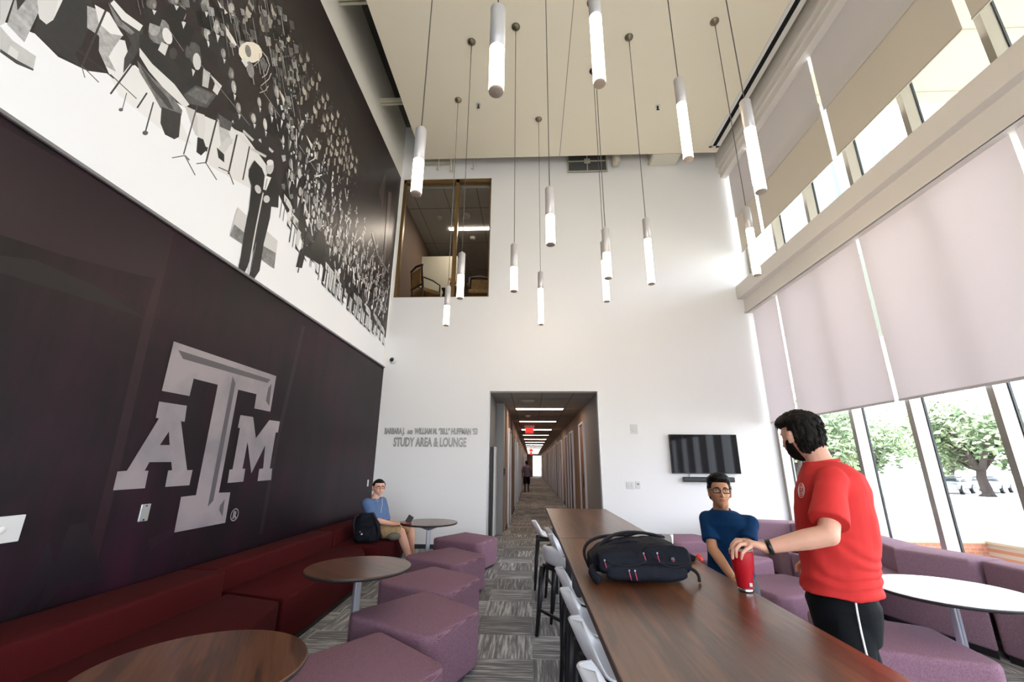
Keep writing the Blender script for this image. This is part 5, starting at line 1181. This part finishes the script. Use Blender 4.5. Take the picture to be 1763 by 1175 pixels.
finish(bm, 'body', [SKIN2, LIPS], nav, world=True)
bm = bmesh.new(); loft(bm, rings, 32, power=2.2)
for s, e, k in ((shL, elL, .62), (shR, elR, .62)):
    p2 = s.lerp(e, k); limb(bm, [ch.lerp(s, .5)-Zv*.03, s-Zv*.005, s.lerp(e, .2)], [.055, .057, .056], 18); tube(bm, [s, s.lerp(e, .3), s.lerp(e, .74)], [.054, .056, .060], 18)
bm = remesh(bm, .0065, 6, .6); clothes_noise(bm, .006, 9); finish(bm, 'shirt', NAVY, nav, world=True)
bm = bmesh.new(); c0, a0, b0 = rings[-1]; tube(bm, [c0-Zv*.002-Zv*.016*math.cos(t)+(a0*1.04)*math.cos(t)+(b0*.98)*math.sin(t) for t in [2*PI*k/32 for k in range(33)]], .007, 8, cap=False); finish(bm, 'collar', NAVY, nav, world=True)
bm = bmesh.new(); loft(bm, [(pel-Zv*.075, fb*.13, lb_*.17), (pel+Zv*.06, fb*.12, lb_*.15)], 24)
for s in (1, -1): h_ = pel+lb_*s*.09; limb(bm, [h_, h_+fb*.36+lb_*s*.045-Zv*.035], [.088, .076], 18)
bm = remesh(bm, .009, 4); finish(bm, 'shorts', mat('dark_navy_shorts', (16, 22, 38), .8), nav, world=True)
for a_ in ftn: shoe(nav, a_, fb, SHOE)
# ---- seated man in light blue on the maroon sofa
BLUE = mat('heather_blue_tshirt', (86, 112, 154), .9, bump=.1, bscale=400, vary=.1, vscale=30); KHAKI = mat('khaki_shorts', (176, 148, 110), .9, vary=.25, vscale=22, bump=.2, bscale=60)
mb = empty('person', (-2.3, 7.0, .0), 'seated person in light blue t-shirt, glasses and khaki shorts on the maroon sofa', 'person')
Ym = 7.0; fm = V3((.93, -.36, 0)); lm = V3((.36, .93, 0))
hc = at(652, 840, Ym); pel = at(641, 913, Ym+.02); ch = at(645, 866, Ym)
def rm(c, d, w_): return (V3(c), fm*d, lm*w_)
mid = at(650, 893, Ym)
rings = [rm(pel-Zv*.05, .17, .20), rm(pel+Zv*.05+fm*.03, .19, .20), rm(mid+fm*-.0, .185, .20), rm(at(647, 881, Ym), .165, .205), rm(ch-Zv*.03, .13, .20), rm(ch+Zv*.01, .10, .17), rm(ch+Zv*.05, .07, .10), rm(ch+Zv*.065, .055, .06)]
shR = ch-lm*.175; shL = ch+lm*.175; elR = at(648, 897, Ym-.22); wrR = at(677, 903, Ym-.16); elL = shL+V3((.08, 0, -.26)); wrL = at(680, 901, Ym+.02)
bm = bmesh.new(); loft(bm, [(c, a*.86, b*.86) for c, a, b in rings[:7]], 20)
limb(bm, [ch, ch+Zv*.07, hc-Zv*.07-fm*.01], [.07, .062, .06])
limb(bm, [shR, elR, wrR], [.055, .047, .029]); limb(bm, [shL, elL, wrL], [.055, .047, .029]); hand(bm, wrR, (.9, .3, .05), (0, -.3, 1), (0, 1, 0), .95, .6); hand(bm, wrL, (.9, -.3, .0), (0, .2, 1), (0, -1, 0), .95, .6)
kR = at(690, 917, Ym-.10); kL = at(706, 908, Ym+.18); aR = at(707, 960, Ym-.02); aR.z = .10; aL = kL+V3((.03, .1, -.4)); aL.z = .1
hR, hL = pel-lm*.1, pel+lm*.1
limb(bm, [hR, kR, kR.lerp(aR, .35), aR], [.10, .066, .064, .042]); limb(bm, [hL, kL, kL.lerp(aL, .35), aL], [.10, .066, .064, .042])
bm = remesh(bm, .007, 3, .5)
hb = build_head(mb, headM(hc, (.60, -.80, -.02), (0, 0, 1), 1.04), dict(hairm=HAIRB, gaze=(.1, 1, 0), glasses=True, width=1.14, cheek=.008, rough=.002,
    tuft_len=.012, tufts=600,
    hair=lambda p: .010*max(SS(.066, .078, p.z), SS(.03, .0, p.y)*SS(-.05, -.03, p.z)*(SS(.01, -.02, p.y) if p.z < .02 else 1), SS(.05, .03, p.y)*SS(.02, .035, p.z))-.001), SKIN1)
hb.to_mesh(me_ := bpy.data.meshes.new('h')); hb.free(); bm.from_mesh(me_); bpy.data.meshes.remove(me_)
finish(bm, 'body', [SKIN1, LIPS], mb, world=True)
bm = bmesh.new(); loft(bm, rings, 28, power=2.2)
for s, e in ((shR, elR), (shL, elL)): limb(bm, [ch.lerp(s, .5)-Zv*.02, s, s.lerp(e, .8)], [.07, .078, .078], 16)
bm = remesh(bm, .009, 4); clothes_noise(bm, .006, 9); finish(bm, 'shirt', BLUE, mb, world=True)
bm = bmesh.new(); loft(bm, [(pel-Zv*.07, fm*.16, lm*.2), (pel+Zv*.06, fm*.17, lm*.2)], 20); limb(bm, [hR, hR.lerp(kR, .9)], [.105, .095]); limb(bm, [hL, hL.lerp(kL, .9)], [.105, .095])
bm = remesh(bm, .010, 3); clothes_noise(bm, .006, 14); finish(bm, 'shorts', KHAKI, mb, world=True)
for a_ in (aR, aL): shoe(mb, a_, (.9, -.2, 0), mat('brown_shoe', (120, 100, 80), .7))
bm = bmesh.new(); q = M_ = headM(hc, (.60, -.80, -.02), (0, 0, 1), 1.04)
tube(bm, [M_ @ V3(p) for p in ((.083, .004, -.014), (.082, .012, -.04), (.06, .03, -.11), (.02, .10, -.2))], .0018, 6); ball(bm, M_ @ V3((.083, .006, -.010)), .007, 10)
tube(bm, [M_ @ V3(p) for p in ((-.05, .05, -.13), (-.03, .15, -.22), (.0, .20, -.34))], .004, 6); finish(bm, 'earphones', PLATE, mb, world=True)
# his bag, cap and phone
bb = empty('backpack', (-2.40, 6.66, .42), 'black backpack on the maroon sofa beside the man in light blue', 'backpack')
def bp2(name, fn, m=NYLON):
    bm = bmesh.new(); fn(bm); bm = remesh(bm, .011, 4); clothes_noise(bm, .012, 9); 
    for v in bm.verts: v.co.z = max(.0, v.co.z)
    return finish(bm, name, m, bb, smooth=True)
bp2('bag_body', lambda bm: loft(bm, [(V3((0, 0, .0)), V3((.17, 0, 0)), V3((0, .12, 0))), (V3((.0, 0, .06)), V3((.20, 0, 0)), V3((0, .15, 0))), (V3((-.03, .02, .25)), V3((.17, 0, 0)), V3((0, .12, 0))), (V3((-.06, .04, .38)), V3((.10, 0, 0)), V3((0, .08, 0)))], 24, power=2.6))
bp2('front_pocket', lambda bm: loft(bm, [(V3((.03, -.12, .03)), V3((.14, 0, 0)), V3((0, .06, 0))), (V3((.02, -.12, .12)), V3((.15, 0, 0)), V3((0, .07, 0))), (V3((.0, -.09, .22)), V3((.12, 0, 0)), V3((0, .04, 0)))], 20, power=2.8))
bm = bmesh.new(); tube(bm, [(-.14, -.0, .36), (-.19, -.08, .34), (-.18, -.12, .22), (-.14, -.10, .08)], .018, 8); finish(bm, 'shoulder_strap', MESHB, bb, smooth=True)
bm = bmesh.new(); tube(bm, [(.04, .0, .36), (.12, -.06, .30), (.18, -.08, .18), (.17, -.05, .05)], .018, 8); finish(bm, 'shoulder_strap', MESHB, bb, smooth=True)
bm = bmesh.new(); ball(bm, (-.02, -.19, .12), .014, 10); ball(bm, (-.05, -.185, .15), .008, 8); finish(bm, 'metal_tag', PLATE, bb)
cp = at(678, 924, 6.78)
g = empty('baseball_cap', cp, 'grey cap hanging at the sofa edge under the seated man\'s knee', 'cap')
bm = bmesh.new(); ball(bm, (0, 0, 0), (.10, .085, .055), 20); finish(bm, 'cap_crown', mat('cap_grey', (112, 110, 98), .9), g)
bm = bmesh.new(); loft(bm, [((-.02, -.03, -.005), (.08, 0, 0), (0, .005, .004)), ((-.10, -.05, -.01), (.0, .06, 0), (.004, 0, .004)), ((-.15, -.05, -.015), (.0, .03, 0), (.003, 0, .003))], 16); finish(bm, 'cap_brim', mat('cap_grey', (112, 110, 98), .9), g)
g = empty('phone', (-1.70, 6.20, .724), 'dark phone propped on a small red stand on the far round table', 'phone', rz=.5)
bm = bmesh.new(); box(bm, (-.07, -.04, 0), (.05, .04, .008), .002, 1); finish(bm, 'phone_stand', mat('red_case', (190, 50, 40), .5), g)
bm = bmesh.new(); vs = box(bm, (-.04, -.004, 0), (.04, .004, .10), .002, 1)
for v in bm.verts: v.co = Matrix.Rotation(.55, 3, 'Y') @ v.co + V3((0, 0, .008))
finish(bm, 'phone_body', BLACKP, g)
# ---- far walker in the corridor
fw = empty('person', (-.28, 26, 0), 'distant person in dark clothes walking away down the corridor', 'person')
bm = bmesh.new(); Yc = 26; cx = -.28
limb(bm, [(cx, Yc, 1.35), (cx, Yc, 1.52)], [.07, .055]); 
for s in (-1, 1):
    limb(bm, [(cx+s*.19, Yc, 1.38), (cx+s*.25, Yc+.02, 1.10), (cx+s*.24, Yc+s*.12, .86)], [.05, .04, .028]); hand(bm, (cx+s*.24, Yc+s*.12, .86), (0, s*.2, -1), (s, 0, 0), (0, 1, 0))
    limb(bm, [(cx+s*.09, Yc, .9), (cx+s*.10, Yc+s*.12, .5), (cx+s*.10, Yc+s*.16-.04, .09)], [.09, .055, .036])
loft(bm, [((cx, Yc, .85), (.15, 0, 0), (0, .1, 0)), ((cx, Yc, 1.1), (.14, 0, 0), (0, .1, 0)), ((cx, Yc, 1.38), (.18, 0, 0), (0, .1, 0)), ((cx, Yc, 1.46), (.08, 0, 0), (0, .07, 0))], 20)
bm = remesh(bm, .01, 3)
hb = build_head(fw, headM((cx, Yc, 1.65), (0, 1, 0)), dict(hairm=HAIRK, hair=lambda p: .012*max(SS(.06, .075, p.z), SS(.03, .0, p.y)*SS(-.06, -.03, p.z))-.001), SKIN3)
hb.to_mesh(me_ := bpy.data.meshes.new('h')); hb.free(); bm.from_mesh(me_); bpy.data.meshes.remove(me_)
finish(bm, 'body', [SKIN3, SKIN3], fw, world=True)
bm = bmesh.new(); loft(bm, [((cx, Yc, .86), (.19, 0, 0), (0, .13, 0)), ((cx, Yc, 1.1), (.17, 0, 0), (0, .12, 0)), ((cx, Yc, 1.40), (.20, 0, 0), (0, .12, 0)), ((cx, Yc, 1.50), (.08, 0, 0), (0, .07, 0))], 24)
for s in (-1, 1): limb(bm, [(cx+s*.17, Yc, 1.40), (cx+s*.24, Yc+.02, 1.16)], [.075, .075])
bm = remesh(bm, .012, 3); finish(bm, 'shirt', mat('dusky_violet_shirt', (92, 78, 96), .8), fw, world=True)
bm = bmesh.new(); loft(bm, [((cx, Yc, .78), (.19, 0, 0), (0, .13, 0)), ((cx, Yc, .95), (.17, 0, 0), (0, .12, 0))], 20)
for s in (-1, 1): limb(bm, [(cx+s*.09, Yc, .86), (cx+s*.10, Yc+s*.10, .52)], [.105, .10])
bm = remesh(bm, .012, 3); finish(bm, 'shorts', BLKSH, fw, world=True)
for s in (-1, 1): shoe(fw, V3((cx+s*.10, Yc+s*.14, 0)), (0, 1, 0), SHOE)
# ---------------------------------------------------------------- outside
def ground_mat():
    s = NT('dry_lawn', rough=.95); n = s.noise(s.o, .12, 5); s.base(s.ramp(n, [(.4, (196, 194, 182)), (.6, (210, 208, 200))])); return s.m
bm = bmesh.new(); box(bm, (-90, -80, -.6), (4.95, -5.9, -.3)); struct('ground', bm, ground_mat())
bm = bmesh.new(); box(bm, (4.95, -80, -.6), (140, 160, -.3)); struct('ground', bm, ground_mat())
bm = bmesh.new(); box(bm, (-90, 62.4, -.6), (4.95, 160, -.3)); struct('ground', bm, ground_mat())
bm = bmesh.new(); box(bm, (24, 24, -.3), (60, 40, -.27)); struct('parking_lot', bm, mat('pale_asphalt', (196, 194, 190), .9))
BRICK = NT('brick', rough=.9); br = BRICK.n('ShaderNodeTexBrick', {'Vector': BRICK.map((1, 1, 1), (PI/2, 0, 0)), 'Scale': 4.5, 'Mortar Size': .012, 'Color1': (*lin((178, 112, 88)), 1), 'Color2': (*lin((196, 138, 112)), 1), 'Mortar': (*lin((190, 176, 160)), 1)}); BRICK.base(br.outputs['Color']); BRICK = BRICK.m
g = empty('brick_wall', (7.5, 8.0, -.3), 'low sunlit brick garden wall just outside the windows', 'wall')
for name, a, b in (('wall_leg', (-4.5+2.2, 0, 0), (0, .25, .62)), ('wall_leg', (0, -4, 0), (.25, .25, .62))):
    bm = bmesh.new(); box(bm, a, b); finish(bm, name, BRICK, g)
bm = bmesh.new(); box(bm, (-2.35, -.02, .62), (.27, .27, .66)); box(bm, (-.02, -4, .62), (.27, .0, .66)); finish(bm, 'wall_cap', mat('stone_cap', (200, 184, 160), .9), g)
LEAF = NT('oak_leaves', rough=.75); LEAF.base(LEAF.ramp(LEAF.noise(LEAF.o, .9, 4), [(.35, (104, 124, 92)), (.55, (138, 154, 122)), (.7, (164, 168, 138))])); LEAF.b.inputs['Specular IOR Level'].default_value = .1; LEAF = LEAF.m  # leaf greens paled, outdoor glare put into the colour
BARK = mat('oak_bark', (62, 54, 52), .95, vary=.3, vscale=6, bump=.5, bscale=20)
def tree(x, y, h, r, lab, seed, zt=None, n=5200):
    rnd = random.Random(seed); g = empty('oak_tree', (x, y, -.3), lab, 'tree', 'trees outside')
    bm = bmesh.new(); th = h*.32; tube(bm, [(0, 0, 0), (.05, 0, .25), (-.05, .05, th*.6), (.1, 0, th)], [r*.11, r*.07, r*.06, r*.055], 12)
    blobs = []
    for k in range(9):
        a = k*2.4+rnd.random(); rr = r*rnd.uniform(.25, .72); c = V3((rr*math.cos(a), rr*math.sin(a), h*rnd.uniform(.42, .80))); blobs.append((c, r*rnd.uniform(.32, .5)))
        tube(bm, [(.05, 0, th*.85), V3((.05, 0, th)).lerp(c, .5)+V3((0, 0, -.1*h*rnd.random())), c], [r*.05, r*.03, r*.012], 7)
    blobs.append((V3((0, 0, h*.8)), r*.5)); finish(bm, 'trunk', BARK, g, smooth=True)
    bm = bmesh.new()
    for k in range(n):
        c, br_ = rnd.choice(blobs); d = V3((rnd.gauss(0, 1), rnd.gauss(0, 1), rnd.gauss(0, .8))).normalized(); p = c+d*br_*rnd.uniform(.55, 1.05)*V3((1, 1, .75)).length/1.6
        s = rnd.uniform(.08, .2)*r/3.2; u = V3((rnd.gauss(0, 1), rnd.gauss(0, 1), rnd.gauss(0, 1))).normalized(); v = u.orthogonal().normalized()
        bm.faces.new([bm.verts.new(p+q) for q in (u*s, v*s*.6, -u*s, -v*s*.6)])
    finish(bm, 'crown', LEAF, g)
tree(30.5, 31.5, 6.4, 4.4, 'spreading oak tree with a dark trunk in front of the parked white car', 1)
tree(21.5, 29.5, 5.4, 3.6, 'leafy green tree outside, between second and third mullions', 2)
tree(15.6, 26.5, 6.0, 3.6, 'green tree just right of the bearded head outside the window', 3)
tree(34, 24, 7.5, 4.6, 'green tree outside at the right picture edge', 4)
tree(26, 41, 5.6, 4.2, 'pale distant tree outside, left of the oak', 5); tree(38, 42, 6, 4.6, 'pale distant tree outside, behind the oak crown', 6); tree(12.2, 21.0, 5.0, 2.2, 'slender green tree seen under the bearded chin', 7, n=3500)
def car(x, y, rz, m, lab):
    g = empty('parked_car', (x, y, -.27), lab, 'car', rz=rz)
    bm = bmesh.new()
    loft(bm, [(V3((t, 0, z)), V3((0, w_, 0)), V3((0, 0, h_))) for t, z, w_, h_ in ((-2.2, .55, .7, .16), (-2.1, .58, .85, .28), (-1.2, .6, .9, .34), (1.0, .6, .9, .34), (1.9, .55, .86, .27), (2.2, .5, .7, .16))], 24, power=4); finish(bm, 'car_body', m, g)
    bm = bmesh.new(); loft(bm, [(V3((-.25, 0, .85)), V3((1.55, 0, 0)), V3((0, .84, 0))), (V3((-.3, 0, 1.2)), V3((1.0, 0, 0)), V3((0, .68, 0)))], 24, power=5); finish(bm, 'cabin_glass', mat('car_glass', (60, 66, 72), .1), g)
    bm = bmesh.new(); loft(bm, [(V3((-.3, 0, 1.2)), V3((1.05, 0, 0)), V3((0, .70, 0))), (V3((-.3, 0, 1.3)), V3((.85, 0, 0)), V3((0, .6, 0)))], 24, power=4); finish(bm, 'roof', m, g)
    for sx in (-1.35, 1.4):
        for sy in (-.82, .82):
            bm = bmesh.new(); lathe(bm, [(.2, -.1), (.33, -.1), (.34, 0), (.33, .1), (.2, .1)], 0, 0, 24); lathe(bm, [(.19, -.105), (.2, .105)], 0, 0, 20, mi=1)
            o = finish(bm, 'wheel', [BLACKP, CHROME], g); o.rotation_euler = (PI/2, 0, 0); o.location = (sx, sy, .34)
WC = mat('white_car_paint', (150, 156, 166), .25, coat=.5)
car(31.6, 35.2, .62, WC, 'white parked car behind the oak trunk'); car(36.2, 37.0, .62, WC, 'second white parked car, right of the oak trunk'); car(19, 33.5, .5, mat('blue_car_paint', (120, 150, 180), .3, coat=.5), 'pale blue parked car beside the red shirt')
# overhang and wing seen through the upper windows
SOFF = mat('cream_soffit', (180, 175, 154), .8)
bm = bmesh.new(); box(bm, (4.95, -6, 8.55), (11.5, 7.2, 8.75)); g = struct('roof_overhang', bm, SOFF)
bm = bmesh.new()
for k in range(11): box(bm, (4.95, -5.6+k*1.25, 8.544), (11.5, -5.585+k*1.25, 8.556))
finish(bm, 'soffit_joint', mat('soffit_joint_line', (150, 140, 110), .8), g)
g = empty('building_wing', (5.2, 11.5, -.3), 'pale glass building wing with vertical fins seen through the upper windows', 'building')
bm = bmesh.new(); box(bm, (2.6, 0, 5.2), (9.5, .3, 12)); finish(bm, 'wing_wall', mat('pale_teal_glass', (140, 164, 160), .3), g)
for k in range(9): bm = bmesh.new(); box(bm, (2.6+k*.8, -.35, 5.2), (2.68+k*.8, 0, 12)); finish(bm, 'fin', mat('fin_white', (190, 190, 178), .5), g)
